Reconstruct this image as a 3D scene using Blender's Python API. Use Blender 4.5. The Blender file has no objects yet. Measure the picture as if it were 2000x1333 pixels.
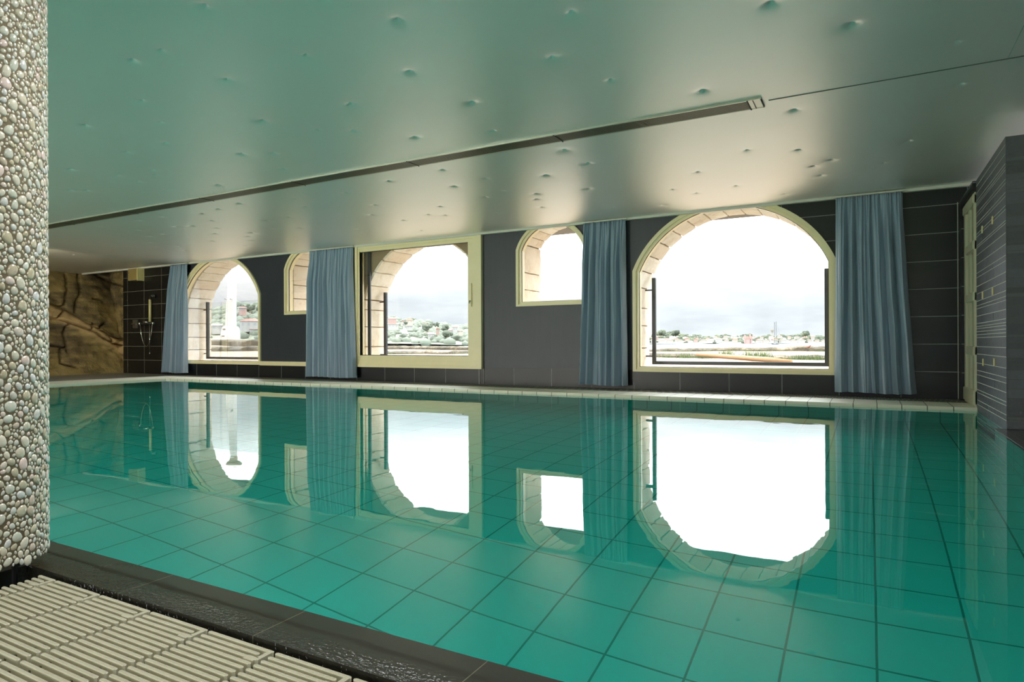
import bpy, bmesh, math, random
import numpy as np
from mathutils import Vector, Matrix, noise
from mathutils.geometry import delaunay_2d_cdt
R = math.radians
scene = bpy.context.scene
col = scene.collection

# ------------------------------------------------------------------ camera
F, YAW, ROLL, CH, HY = 1259.0, R(28.97), 0.004, 0.70, 671.9
cam = bpy.data.cameras.new('camera'); camo = bpy.data.objects.new('camera', cam); col.objects.link(camo)
cam.sensor_width = 36; cam.lens = 36*F/2000
cam.shift_y = (HY-666.5)/2000
cam.clip_start = .02; cam.clip_end = 20000
camo.matrix_world = Matrix.Translation((0, 0, CH)) @ Matrix.Rotation(YAW, 4, 'Z') @ Matrix.Rotation(R(90), 4, 'X') @ Matrix.Rotation(-ROLL, 4, 'Z')
scene.camera = camo
FWD = np.array([-math.sin(YAW), math.cos(YAW), 0]); RGT = np.array([math.cos(YAW), math.sin(YAW), 0])
def ray(u, v):
    x, y = u-1000., v-HY; c, s = math.cos(ROLL), math.sin(ROLL)
    return FWD+RGT*(x*c-y*s)/F-np.array([0, 0, 1])*(x*s+y*c)/F
def on_y(u, v, Y): r = ray(u, v); return np.array([0, 0, CH])+r*Y/r[1]
def on_z(u, v, Z): r = ray(u, v); return np.array([0, 0, CH])+r*(Z-CH)/r[2]
def at_depth(u, v, D): return np.array([0, 0, CH])+ray(u, v)*D
def project(x, y, z):
    d = np.array([x, y, z-CH]); zz = d@FWD; a = d@RGT/zz*F; b = -d[2]/zz*F; c, s = math.cos(ROLL), math.sin(ROLL)
    return 1000+a*c+b*s, HY-a*s+b*c

# ------------------------------------------------------------------ render look
scene.view_settings.view_transform = 'Standard'; scene.view_settings.look = 'None'
scene.view_settings.gamma = 1; scene.view_settings.exposure = 1.38
scene.view_settings.use_curve_mapping = False
cy = scene.cycles
cy.use_denoising = True
cy.max_bounces = 12; cy.diffuse_bounces = 5; cy.glossy_bounces = 6; cy.transmission_bounces = 8; cy.transparent_max_bounces = 16
cy.sample_clamp_indirect = 6; cy.caustics_reflective = True; cy.caustics_refractive = True; cy.blur_glossy = 0.3

# ------------------------------------------------------------------ node helpers
def lin(c):
    return tuple((x/255/12.92 if x/255 <= .04045 else ((x/255+.055)/1.055)**2.4) for x in c)+(1,)
class NT:
    def __init__(s, nt): s.t = nt; nt.nodes.clear()
    def n(s, typ, ins=None, **kw):
        nd = s.t.nodes.new(typ)
        for k, v in kw.items(): setattr(nd, k, v)
        for k, v in (ins or {}).items():
            sock = nd.inputs[k]
            if isinstance(v, bpy.types.NodeSocket): s.t.links.new(v, sock)
            elif isinstance(v, bpy.types.Node): s.t.links.new(v.outputs[0], sock)
            else: sock.default_value = v
        return nd
    def m(s, op, a, b=0., c=0., clamp=False):
        nd = s.t.nodes.new('ShaderNodeMath'); nd.operation = op; nd.use_clamp = clamp
        for i, v in enumerate((a, b, c)):
            if isinstance(v, bpy.types.NodeSocket): s.t.links.new(v, nd.inputs[i])
            elif isinstance(v, bpy.types.Node): s.t.links.new(v.outputs[0], nd.inputs[i])
            else: nd.inputs[i].default_value = v
        return nd.outputs[0]
    def mix(s, f, a, b):
        nd = s.t.nodes.new('ShaderNodeMix'); nd.data_type = 'RGBA'
        for i, v in ((0, f), (6, a), (7, b)):
            if isinstance(v, bpy.types.NodeSocket): s.t.links.new(v, nd.inputs[i])
            else: nd.inputs[i].default_value = v
        return nd.outputs[2]
    def ramp(s, fac, stops):
        nd = s.t.nodes.new('ShaderNodeValToRGB'); e = nd.color_ramp.elements
        while len(e) > 1: e.remove(e[0])
        e[0].position, e[0].color = stops[0]
        for p, c in stops[1:]: x = e.new(p); x.color = c
        s.t.links.new(fac, nd.inputs[0]); return nd.outputs[0]
    def noise(s, vec, scale, detail=4, rough=.55, **kw):
        nd = s.n('ShaderNodeTexNoise', {'Scale': scale, 'Detail': detail, 'Roughness': rough, 'Vector': vec}, **kw); return nd.outputs['Fac']
    def bump(s, h, strength=.3, dist=.01, normal=None):
        d = {'Height': h, 'Strength': strength, 'Distance': dist}
        if normal is not None: d['Normal'] = normal
        return s.n('ShaderNodeBump', d).outputs[0]
MATS = {}
def mat(name):
    m = bpy.data.materials.new(name); m.use_nodes = True; MATS[name] = m
    return m, NT(m.node_tree)
def finish(t, bsdf, vol=None):
    o = t.n('ShaderNodeOutputMaterial', {'Surface': bsdf.outputs[0]})
    if vol: t.t.links.new(vol.outputs[0], o.inputs['Volume'])
def P(t, **k):
    key = {'color': 'Base Color', 'rough': 'Roughness', 'metal': 'Metallic', 'normal': 'Normal', 'spec': 'Specular IOR Level', 'coat': 'Coat Weight', 'coatr': 'Coat Roughness', 'sheen': 'Sheen Weight', 'coatn': 'Coat Normal', 'ior': 'IOR', 'sub': 'Subsurface Weight', 'film': 'Thin Film Thickness', 'filmior': 'Thin Film IOR', 'sheenr': 'Sheen Roughness', 'coatior': 'Coat IOR', 'aniso': 'Anisotropic', 'trans': 'Transmission Weight'}
    return t.n('ShaderNodeBsdfPrincipled', {key[a]: b for a, b in k.items()})
def simple(name, rgb, rough=.5, metal=0., nscale=0, namt=.12, bump=0, bscale=60, bdist=.003, coat=0, spec=.5):
    m, t = mat(name); c = lin(rgb); geo = t.n('ShaderNodeTexCoord').outputs['Object']
    if nscale:
        nz = t.noise(geo, nscale)
        cc = t.mix(nz, tuple(x*(1-namt) for x in c[:3])+(1,), tuple(min(1, x*(1+namt)) for x in c[:3])+(1,))
    else: cc = c
    k = dict(color=cc, rough=rough, metal=metal, coat=coat, spec=spec)
    if bump: k['normal'] = t.bump(t.noise(geo, bscale), bump, bdist)
    finish(t, P(t, **k)); return m

# ------------------------------------------------------------------ world: overcast sky
w = bpy.data.worlds.new('sky'); scene.world = w; w.use_nodes = True; t = NT(w.node_tree)
d = t.n('ShaderNodeTexCoord').outputs['Generated']
sep = t.n('ShaderNodeSeparateXYZ', {0: d})
mp = t.n('ShaderNodeMapping', {0: d, 'Scale': (2.2, 2.2, 9.0), 'Location': (.3, .1, .2)})
cl = t.noise(mp.outputs[0], 2.4, 7, .55)
mp2 = t.n('ShaderNodeMapping', {0: d, 'Scale': (5, 5, 26)}); cl2 = t.noise(mp2.outputs[0], 2.0, 5, .6)
clm = t.m('ADD', t.m('MULTIPLY', cl, .7), t.m('MULTIPLY', cl2, .3))
sky = t.ramp(clm, [(.36, (.43, .455, .48, 1)), (.47, (.50, .515, .53, 1)), (.57, (.55, .557, .56, 1)), (.68, (.62, .62, .61, 1))])
# brighter towards the zenith (overcast dome) and towards the hidden sun on the landward side
mid = t.m('POWER', t.m('MULTIPLY', t.m('SUBTRACT', sep.outputs[2], .03), 6.2, clamp=True), 3.5)
up_ = t.m('MULTIPLY', t.m('SUBTRACT', sep.outputs[2], .24), 2.6, clamp=True)
st = t.m('ADD', t.m('ADD', .79, t.m('MULTIPLY', mid, 4.8)), t.m('MULTIPLY', up_, 2.0))
bg = t.n('ShaderNodeBackground', {'Color': sky, 'Strength': st})
t.n('ShaderNodeOutputWorld', {'Surface': bg.outputs[0]})

# added fill lights, unseen: behind camera, over deck and coping, in pool; rock spotlight
def area(name, loc, rot, sx, sy, power, color=(1, 1, 1), portal=False, spread=math.pi):
    l = bpy.data.lights.new(name, 'AREA'); l.shape = 'RECTANGLE'; l.size = sx; l.size_y = sy; l.energy = power; l.color = color; l.spread = spread
    if portal: l.cycles.is_portal = True
    o = bpy.data.objects.new(name, l); col.objects.link(o); o.location = loc; o.rotation_euler = rot; return o
for i in range(6):
    area('pool_fill', (-11+2.2*i, 1.25, -.45), (R(100), 0, 0), 1.6, .25, 3.6, (1, .98, .95))  # unseen fill added under the coping to brighten pool floor and ceiling
def spot(name, loc, aim, power, color, size, blend=1.0, rad=.06):
    l = bpy.data.lights.new(name, 'SPOT'); l.energy = power; l.color = color; l.spot_size = R(size); l.spot_blend = blend; l.shadow_soft_size = rad
    o = bpy.data.objects.new(name, l); col.objects.link(o); o.location = loc
    o.rotation_euler = (Vector(aim)-Vector(loc)).to_track_quat('-Z', 'Y').to_euler(); return o
for x in (-12.05, -7.7):
    spot('hall_fill', (x, -2.5, 2.40), (x-.5, 3.5, .6), 40, (1, .96, .88), 130)  # added fill from behind the camera, brightens the hall
    spot('ceiling_fill', (x, -3.0, .25), (x-.5, 3.2, 2.6), 230, (1, .96, .86), 150, 1.0, .6)  # unseen fill added low at the back to brighten the ceiling
spot('rock_spotlight', (-13.2, 6.0, 2.3), (-16.3, 8.8, 1.3), 42, (1, .88, .62), 80)
spot('deck_fill', (-.2, -.4, 2.42), (-1.9, .9, .5), 30, (1, .95, .86), 95)  # added fill for the column and grate, out of view
spot('coping_fill', (-1.35, 1.95, 2.48), (-1.8, .85, .3), 75, (1, .96, .88), 100, 1.0, .12)  # unseen fill added to light grate and column from the window side
for i, (x, z, sx, sz) in enumerate([(-12.34, 1.4, 2.6, 2.2), (-9.68, 1.9, 1.2, 1.2), (-7.0, 1.4, 2.7, 2.2), (-4.36, 1.9, 1.2, 1.2), (-1.70, 1.4, 2.6, 2.2)]):
    area('daylight_portal', (x, 10.0, z), (R(-90), 0, 0), sx, sz, 1, portal=True)

# ------------------------------------------------------------------ mesh helpers
class MB:
    def __init__(s): s.v = []; s.f = []; s.mi = []
    def add(s, vs, fs, mi=0):
        o = len(s.v); s.v += [tuple(p) for p in vs]; s.f += [tuple(i+o for i in f) for f in fs]; s.mi += [mi]*len(fs); return s
    def box(s, x0, x1, y0, y1, z0, z1, mi=0):
        vs = [(x, y, z) for z in (z0, z1) for y in (y0, y1) for x in (x0, x1)]
        return s.add(vs, [(0, 2, 3, 1), (4, 5, 7, 6), (0, 1, 5, 4), (2, 6, 7, 3), (0, 4, 6, 2), (1, 3, 7, 5)], mi)
    def quad(s, *p, mi=0): return s.add(p, [(0, 1, 2, 3)], mi)
    def tube(s, pts, r, n=10, cap=True, mi=0):
        pts = [Vector(p) for p in pts]; rs = r if isinstance(r, (list, tuple)) else [r]*len(pts)
        vs = []; T0 = None
        for i, p in enumerate(pts):
            T = ((pts[min(i+1, len(pts)-1)]-pts[max(i-1, 0)])).normalized()
            if T0 is None:
                a = Vector((0, 0, 1)) if abs(T.z) < .9 else Vector((1, 0, 0)); U = T.cross(a).normalized()
            else: U = (U-T*U.dot(T)).normalized()
            T0 = T; V = T.cross(U)
            for k in range(n):
                an = 2*math.pi*k/n; vs.append(p+(U*math.cos(an)+V*math.sin(an))*rs[i])
        fs = [(i*n+k, i*n+(k+1) % n, (i+1)*n+(k+1) % n, (i+1)*n+k) for i in range(len(pts)-1) for k in range(n)]
        if cap: fs += [tuple(range(n-1, -1, -1)), tuple((len(pts)-1)*n+k for k in range(n))]
        return s.add(vs, fs, mi)
    def prism_y(s, outline, y0, y1, mi=0):   # outline of (x, z)
        n = len(outline); vs = [(x, y0, z) for x, z in outline]+[(x, y1, z) for x, z in outline]
        fs = [tuple(range(n)), tuple(range(2*n-1, n-1, -1))]+[(i, i+n, (i+1) % n+n, (i+1) % n) for i in range(n)]
        return s.add(vs, fs, mi)
    def ring_y(s, outer, inner, y0, y1, mi=0, closed=True):   # frame between two outlines of equal length
        n = len(outer); vs = [(x, y, z) for y in (y0, y1) for o in (outer, inner) for x, z in o]
        O0, I0, O1, I1 = 0, n, 2*n, 3*n; fs = []
        for i in range(n if closed else n-1):
            j = (i+1) % n
            fs += [(O0+i, O0+j, I0+j, I0+i), (O1+j, O1+i, I1+i, I1+j), (O0+j, O0+i, O1+i, O1+j), (I0+i, I0+j, I1+j, I1+i)]
        return s.add(vs, fs, mi)
    def build(s, name, mats, parent=None, smooth=False, bevel=0, recalc=True):
        me = bpy.data.meshes.new(name); me.from_pydata(s.v, [], s.f)
        for m_ in (mats if isinstance(mats, (list, tuple)) else [mats]): me.materials.append(m_)
        if any(s.mi): me.polygons.foreach_set('material_index', s.mi)
        if recalc:
            bm = bmesh.new(); bm.from_mesh(me); bmesh.ops.recalc_face_normals(bm, faces=bm.faces)
            if bevel: bmesh.ops.bevel(bm, geom=list(bm.edges), offset=bevel, segments=2, affect='EDGES', clamp_overlap=True)
            bm.to_mesh(me); bm.free()
        if smooth: me.polygons.foreach_set('use_smooth', [True]*len(me.polygons))
        me.update()
        o = bpy.data.objects.new(name, me); col.objects.link(o)
        if parent: o.parent = parent
        return o
def tag(o, label=None, cat=None, group=None, kind=None):
    if label: o['label'] = label
    if cat: o['category'] = cat
    if group: o['group'] = group
    if kind: o['kind'] = kind
    return o
def struct(o): o['kind'] = 'structure'; return o
def empty(name, loc=(0, 0, 0)):
    o = bpy.data.objects.new(name, None); col.objects.link(o); o.location = loc; o.empty_display_size = .1; return o
def home(root, *children):      # children meshes were written in world coordinates: re-base them on the root
    for c in children:
        me = c.data; me.transform(Matrix.Translation(-Vector(root.location))); c.parent = root
    return root

# ------------------------------------------------------------------ materials
def grid_mask(t, a, b, sa, sb, oa, ob, w):
    """1 on grout lines of a stack-bond grid"""
    fa = t.m('ABSOLUTE', t.m('SUBTRACT', t.m('FRACT', t.m('ADD', t.m('DIVIDE', t.m('SUBTRACT', a, oa), sa), .5)), .5))
    fb = t.m('ABSOLUTE', t.m('SUBTRACT', t.m('FRACT', t.m('ADD', t.m('DIVIDE', t.m('SUBTRACT', b, ob), sb), .5)), .5))
    ga = t.m('LESS_THAN', fa, w/sa); gb = t.m('LESS_THAN', fb, w/sb)
    return t.m('MAXIMUM', ga, gb)
def wall_tile(name, rgb, grout, ox):
    m, t = mat(name); o = t.n('ShaderNodeTexCoord').outputs['Object']; s = t.n('ShaderNodeSeparateXYZ', {0: o})
    g = grid_mask(t, s.outputs[0], s.outputs[2], .672, .330, ox, .346, .0035)
    nz = t.noise(o, 9, 6)
    c = lin(rgb); base = t.mix(nz, tuple(x*.75 for x in c[:3])+(1,), tuple(x*1.3 for x in c[:3])+(1,))
    cc = t.mix(g, base, lin(grout))
    r = t.m('ADD', t.m('MULTIPLY', g, .4), t.m('ADD', .30, t.m('MULTIPLY', nz, .16)))
    h = t.m('SUBTRACT', t.m('MULTIPLY', t.noise(o, 14, 8), .35), g)
    finish(t, P(t, color=cc, rough=r, normal=t.bump(h, .25, .003))); return m
M_tile = wall_tile('dark_wall_tile', (19, 21, 27), (150, 152, 150), -3.02)
M_tile_l = wall_tile('black_wall_tile', (24, 24, 24), (140, 138, 126), -15.72)
m, t = mat('charcoal_wall_paint'); o = t.n('ShaderNodeTexCoord').outputs['Object']
nz = t.noise(o, 3, 6); st_ = t.noise(t.n('ShaderNodeMapping', {0: o, 'Scale': (14, 14, 1.2)}).outputs[0], 2, 4)
finish(t, P(t, color=t.mix(t.m('MULTIPLY', t.m('ADD', nz, st_), .5), lin((46, 50, 59)), lin((62, 67, 77))), rough=.42, normal=t.bump(t.noise(o, 180, 3), .15, .001)))
M_paint = m
M_cream = simple('cream_frame_paint', (244, 230, 186), .35, nscale=5, namt=.06)
M_pvc = simple('cream_door_plastic', (205, 200, 172), .3, nscale=4, namt=.04)
M_white = simple('cornice_white', (214, 212, 200), .5)
M_dark_metal = simple('dark_anodised_metal', (70, 72, 74), .35, .7, nscale=40, namt=.2)
M_chrome = simple('chrome', (190, 192, 190), .12, 1.0)
M_ivory = simple('ivory_plastic', (205, 196, 140), .35)
M_box = simple('beige_box_enamel', (150, 132, 82), .45)
M_black = simple('black_void', (12, 12, 11), .6)
M_slot = simple('gutter_black', (7, 7, 6), .9, spec=.05)

def glass(name, tint, refl=1.0):
    m, t = mat(name)
    fr = t.n('ShaderNodeFresnel', {'IOR': 1.45}); f = t.m('MULTIPLY', fr.outputs[0], refl)
    a = t.n('ShaderNodeBsdfTransparent', {'Color': tint}); b = t.n('ShaderNodeBsdfGlossy', {'Roughness': .0, 'Color': (1, 1, 1, 1)})
    mx = t.n('ShaderNodeMixShader', {0: f, 1: a.outputs[0], 2: b.outputs[0]}); finish(t, mx); return m
M_glass = glass('window_glass', (.985, .99, .99, 1), .35)
M_guard = glass('guard_glass', (.968, .985, .988, 1), .25)
M_dglass = glass('door_glass', (.35, .42, .36, 1))

# stretched satin ceiling
m, t = mat('satin_ceiling'); o = t.n('ShaderNodeTexCoord').outputs['Object']
sp = t.n('ShaderNodeTexVoronoi', {'Vector': o, 'Scale': 55.0}); spk = t.m('LESS_THAN', sp.outputs['Distance'], .13)
nz = t.noise(o, 1.2, 3)
c = t.mix(nz, (.86, .84, .785, 1), (.90, .885, .83, 1)); c = t.mix(t.m('MULTIPLY', spk, .25), c, (.75, .78, .72, 1))
finish(t, P(t, color=c, rough=.40, metal=.45, spec=.5, ior=1.9, normal=t.bump(t.noise(o, 260, 2), .08, .001)))
M_ceil = m
# pool tiles
m, t = mat('pool_tile'); o = t.n('ShaderNodeTexCoord').outputs['Object']; s = t.n('ShaderNodeSeparateXYZ', {0: o})
g1 = grid_mask(t, s.outputs[0], s.outputs[1], .3125, .3150, .022, 2.398, .0045)
nrm = t.n('ShaderNodeSeparateXYZ', {0: t.n('ShaderNodeNewGeometry').outputs['Normal']})
isx = t.m('GREATER_THAN', t.m('ABSOLUTE', nrm.outputs[0]), .5); isz = t.m('GREATER_THAN', t.m('ABSOLUTE', nrm.outputs[2]), .5)
hcoord = t.m('ADD', t.m('MULTIPLY', isx, s.outputs[1]), t.m('MULTIPLY', t.m('SUBTRACT', 1, isx), s.outputs[0]))
g2 = grid_mask(t, hcoord, s.outputs[2], .3125, .3125, .022, -.15, .0045)
g = t.m('ADD', t.m('MULTIPLY', isz, g1), t.m('MULTIPLY', t.m('SUBTRACT', 1, isz), g2), clamp=True)
nz = t.noise(o, 2.5, 4)
finish(t, P(t, color=t.mix(g, t.mix(nz, (.30, .72, .70, 1), (.36, .78, .76, 1)), (.09, .30, .28, 1)), rough=.35))
M_pool = m
# water
m, t = mat('pool_water'); o = t.n('ShaderNodeTexCoord').outputs['Object']
h = t.noise(t.n('ShaderNodeMapping', {0: o, 'Scale': (1, 1.6, 1)}).outputs[0], 1.6, 3, .5)
gl = t.n('ShaderNodeBsdfGlass', {'Color': (1, 1, 1, 1), 'Roughness': 0.0, 'IOR': 1.333, 'Normal': t.bump(h, .035, .02)})
vol = t.n('ShaderNodeVolumeAbsorption', {'Color': (.12, .89, .845, 1), 'Density': .9})
finish(t, gl, vol); M_water = m
# near coping: dark stone under a film of water that ripples over its outer edge
def wet(name, ripple):
    m, t = mat(name); o = t.n('ShaderNodeTexCoord').outputs['Object']; s = t.n('ShaderNodeSeparateXYZ', {0: o})
    nz = t.noise(o, 300, 3); n2 = t.noise(o, 4, 4)
    c = t.mix(t.m('ADD', t.m('MULTIPLY', nz, .5), t.m('MULTIPLY', n2, .5)), lin((26, 25, 18)), lin((50, 48, 38)))
    fx = t.m('ABSOLUTE', t.m('SUBTRACT', t.m('FRACT', t.m('ADD', t.m('DIVIDE', t.m('ADD', s.outputs[0], 1.295), .558), .5)), .5))
    c = t.mix(t.m('MULTIPLY', t.m('LESS_THAN', fx, .0022), .8), c, lin((120, 116, 98)))
    if ripple:
        wv = t.noise(t.n('ShaderNodeMapping', {0: o, 'Scale': (1, 1.5, 1)}).outputs[0], 70, 2, .5)
        edge = t.noise(o, 6, 3)
        k = t.m('MULTIPLY', t.m('SUBTRACT', t.m('ADD', 1.125, t.m('MULTIPLY', edge, .03)), s.outputs[1]), 12, clamp=True)
        cn = t.n('ShaderNodeBump', {'Height': wv, 'Strength': k, 'Distance': .0052}).outputs[0]
    else:
        wv = t.noise(o, 90, 3, .6); cn = t.bump(wv, .8, .006)
    finish(t, P(t, color=c, rough=.6, spec=.2, coat=1.0, coatr=.02, coatior=1.333, coatn=cn)); return m
M_wet = wet('wet_dark_stone', True); M_wet2 = wet('wet_rough_stone', False)

# ------------------------------------------------------------------ structure: pool, deck, walls, ceiling
XL, XR, YN, YF, ZP = -12.45, .96, 1.215, 8.03, -1.2
b = MB(); b.quad((XL, YN, ZP), (XR+.2, YN, ZP), (XR+.2, YF, ZP), (XL, YF, ZP))
struct(b.build('floor_pool', M_pool))
b = MB()
b.box(XL-.2, XR+.3, YN-.15, YN, ZP-.1, -.012); b.box(XL-.2, XL, YN, YF+.2, ZP-.1, -.012)
b.box(XL-.2, XR+.3, YF, YF+.2, ZP-.1, -.012); b.box(.885, 1.2, YN, 6.42, ZP-.1, -.012); b.box(.96, 1.2, 6.42, YF, ZP-.1, -.012)
struct(b.build('wall_pool', M_pool))
b = MB(); b.box(XL-.05, .96+.03, YN-.008, YF+.03, ZP-.05, 0)
water = struct(b.build('pool_water', M_water))
# near coping and gutter
b = MB(); b.box(-12.9, 1.2, 1.05, YN, -.06, 0.0012)
near = struct(b.build('trim_near_coping', M_wet))
b = MB(); b.box(-12.9, -2.36, .3, 1.05, -.1, -.003); struct(b.build('floor_column_base', M_wet2))
b = MB(); b.box(.885, 4.0, 1.0, 6.42, -.1, .004)
struct(b.build('floor_right_deck', M_wet2))
b = MB(); b.box(-12.9, 4, -6, 1.03, -.16, -.10)
struct(b.build('floor_gutter', M_slot))

# far deck: cream overflow coping slabs, then small slate mosaic
m, t = mat('cream_coping'); o = t.n('ShaderNodeTexCoord').outputs['Object']; s = t.n('ShaderNodeSeparateXYZ', {0: o})
fx = t.m('ABSOLUTE', t.m('SUBTRACT', t.m('FRACT', t.m('ADD', t.m('DIVIDE', t.m('ADD', s.outputs[0], .154), .229), .5)), .5))
finish(t, P(t, color=t.mix(t.m('LESS_THAN', fx, .018), t.mix(t.noise(o, 6, 3), lin((224, 219, 200)), lin((238, 233, 214))), lin((96, 88, 66))), rough=.45)); M_cop = m
m, t = mat('slate_mosaic_floor'); o = t.n('ShaderNodeTexCoord').outputs['Object']; s = t.n('ShaderNodeSeparateXYZ', {0: o})
fr_ = t.m('FLOOR', t.m('DIVIDE', s.outputs[1], .12))
xo = t.m('ADD', s.outputs[0], t.m('MULTIPLY', fr_, .037))
g = grid_mask(t, xo, s.outputs[1], .105, .12, 0, 0, .0045)
finish(t, P(t, color=t.mix(g, t.mix(t.noise(o, 5, 5), lin((92, 88, 80)), lin((120, 116, 106))), lin((205, 200, 184))), rough=.5)); M_slate_floor = m
b = MB(); b.box(XL-.9, 1.0, YF-.02, 8.62, -.1, .03); b.box(XL-.9, XL+.02, -6, YF-.02, -.1, .03)
struct(b.build('trim_far_coping', M_cop, bevel=.006))
b = MB(); b.box(-18.5, 1.6, 8.62, 9.3, -.1, .026); b.box(-18.5, XL-.9, -6, 8.62, -.1, .026)
struct(b.build('floor', M_slate_floor))

# ceiling with pulled points
CZ = 2.545
PTS7 = [(803,30),(1553,82),(633,203),(520,242),(1197,222),(888,314),(1600,284),(556,397),(1372,411),(1843,404),(335,494),(628,482),(1028,476),(650,563),(1238,512),(1380,514),(1925,514),(1620,539),(497,598),(944,604),(1070,601),(278,665),(596,668),(610,686),(462,688),(1106,662),(852,726),(542,712),(276,747),(342,747),(659,743),(1270,0),(1730,666),(1900,700),(1519,710),(1775,731),(1348,757),(1895,772),(1968,748),(1150,781),(1190,810),(1462,803),(1720,809),(1450,842),(1672,840),(1738,843),(1575,863),(1125,851),(1045,865),(1170,892),(1400,897),(1645,903),(1940,836),(935,797),(852,819),(824,864),(788,836),(845,893),(838,915),(826,943),(640,850),(690,888),(750,885),(585,926),(640,917),(545,863),(985,912),(970,926),(988,942),(965,962),(387,888),(390,970),(505,965),(540,901),(1060,895),(240,890),(250,970),(285,995),(430,995),(590,950),(615,965),(700,965),(720,980)]
PTS8 = [(233,56),(1010,20),(1326,101),(158,229),(384,317),(745,360),(1737,171),(1752,336),(1832,454),(1102,435),(1549,554),(204,590),(296,641),(132,688),(918,590),(1120,590),(725,675),(1250,628),(1178,653),(1208,688),(1450,640),(625,743),(720,757),(875,729),(296,741),(94,760),(94,781),(115,812),(1070,761),(388,816),(588,804)]
dim = [on_z(x/2, y/2, CZ)[:2] for x, y in PTS7]+[on_z(1000+x/2, y/2, CZ)[:2] for x, y in PTS8]
rng = random.Random(4)
for _ in range(45):
    x, y = rng.uniform(-12, 4), rng.uniform(-5.5, 2.2)
    if min((x-a)**2+(y-c_)**2 for a, c_ in dim) > .12: dim.append(np.array((x, y)))
dim = [p for p in dim if -17.5 < p[0] < 5.5 and -5.8 < p[1] < 9.05]
RX0, RX1, RY0, RY1 = -18.6, 6.0, -6.0, 9.16
pts = []; 
nx, ny = 82, 50
for i in range(nx+1):
    for j in range(ny+1):
        pts.append((RX0+(RX1-RX0)*i/nx, RY0+(RY1-RY0)*j/ny))
D_ = np.array(dim)
grid_pts = [p for p in pts if ((D_-np.array(p))**2).sum(1).min() > .20**2 or p[0] in (RX0, RX1) or abs(p[1]-RY0) < 1e-6 or abs(p[1]-RY1) < 1e-6]
ring_pts = []
for k, (x, y) in enumerate(dim):
    ring_pts.append((x, y))
    for r in (.006, .013, .024, .042, .07, .11, .16):
        for a in range(14):
            an = 2*math.pi*(a+.5*(int(r*1000) % 2))/14; px, py = x+r*math.cos(an), y+r*math.sin(an)
            dd = np.sqrt(((D_-np.array((px, py)))**2).sum(1)); dd[k] = 9
            if dd.min() > r*1.001 and RY0 < py < RY1-.01: ring_pts.append((px, py))
allp = [Vector(p) for p in grid_pts+ring_pts]
vv, _, ff, *_r = delaunay_2d_cdt(allp, [], [], 0, 1e-5)
strength = [.8+.5*rng.random() for _ in dim]
def ceil_z(x, y):
    r = np.sqrt(((D_-np.array((x, y)))**2).sum(1))
    return CZ+float((np.array(strength)*(.024*np.exp(-r/.016)+.009*np.exp(-r/.06))).sum())
b = MB(); b.add([(p.x, p.y, ceil_z(p.x, p.y)) for p in vv], [tuple(reversed(f)) for f in ff])
ceiling = struct(b.build('ceiling', M_ceil, smooth=True, recalc=False))
b = MB()
b.box(RX0-.3, RX1+.3, RY0-.3, 10.9, 2.72, 2.85)
struct(b.build('ceiling_slab', simple('slab_grey', (120, 118, 110), .8)))
# seams in the stretched sheet
M_seam = simple('seam_grey', (84, 98, 88), .6); M_seam2 = simple('seam_pale', (150, 172, 158), .5)
b = MB(); b.box(-.66, 5.9, 5.232, 5.243, CZ-.003, CZ+.001); struct(b.build('trim_ceiling_seam', M_seam))
b = MB(); b.box(.795, .7985, -5, 5.22, CZ-.0015, CZ+.001); struct(b.build('trim_ceiling_weld', M_seam2))
# cornice
b = MB(); b.box(-17.6, 1.6, 9.09, 9.16, 2.512, CZ+.004)
struct(b.build('trim_cornice', M_white, bevel=.004))

# far wall with openings
def arch_z(x, xc, half, Rr, zc): 
    dx = abs(x-xc)
    return None if dx > half else zc+math.sqrt(max(Rr*Rr-dx*dx, 0))
BIG = dict(half=1.335, R=1.44, zc=1.22, z0=.285); SML = dict(half=.617, R=.65, zc=2.005, z0=1.30)
WIN = [(-12.34, BIG), (-9.675, SML), (-7.005, None), (-4.36, SML), (-1.695, BIG)]
def inner_open(x):
    for xc, k in WIN:
        if k is None:
            if abs(x-xc) < 1.385: return (.28, 2.60)
        elif abs(x-xc) < k['half']-.03:
            return (k['z0']+.02, arch_z(x, xc, k['half'], k['R']-.03, k['zc']))
    return None
def stone_open(x):
    for xc, k in WIN:
        if k is SML:
            if abs(x-xc) < .57: return (1.32, arch_z(x, xc, .57, .66, 1.99))
        elif abs(x-xc) < 1.33: return (.30, arch_z(x, xc, 1.33, 1.37, 1.215))
    return None
def mortar_open(x):
    for xc, k in WIN:
        if k is SML:
            if abs(x-xc) < .60: return (1.30, arch_z(x, xc, .60, .70, 1.99))
        elif abs(x-xc) < 1.365: return (.27, arch_z(x, xc, 1.365, 1.41, 1.215))
    return None
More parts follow.
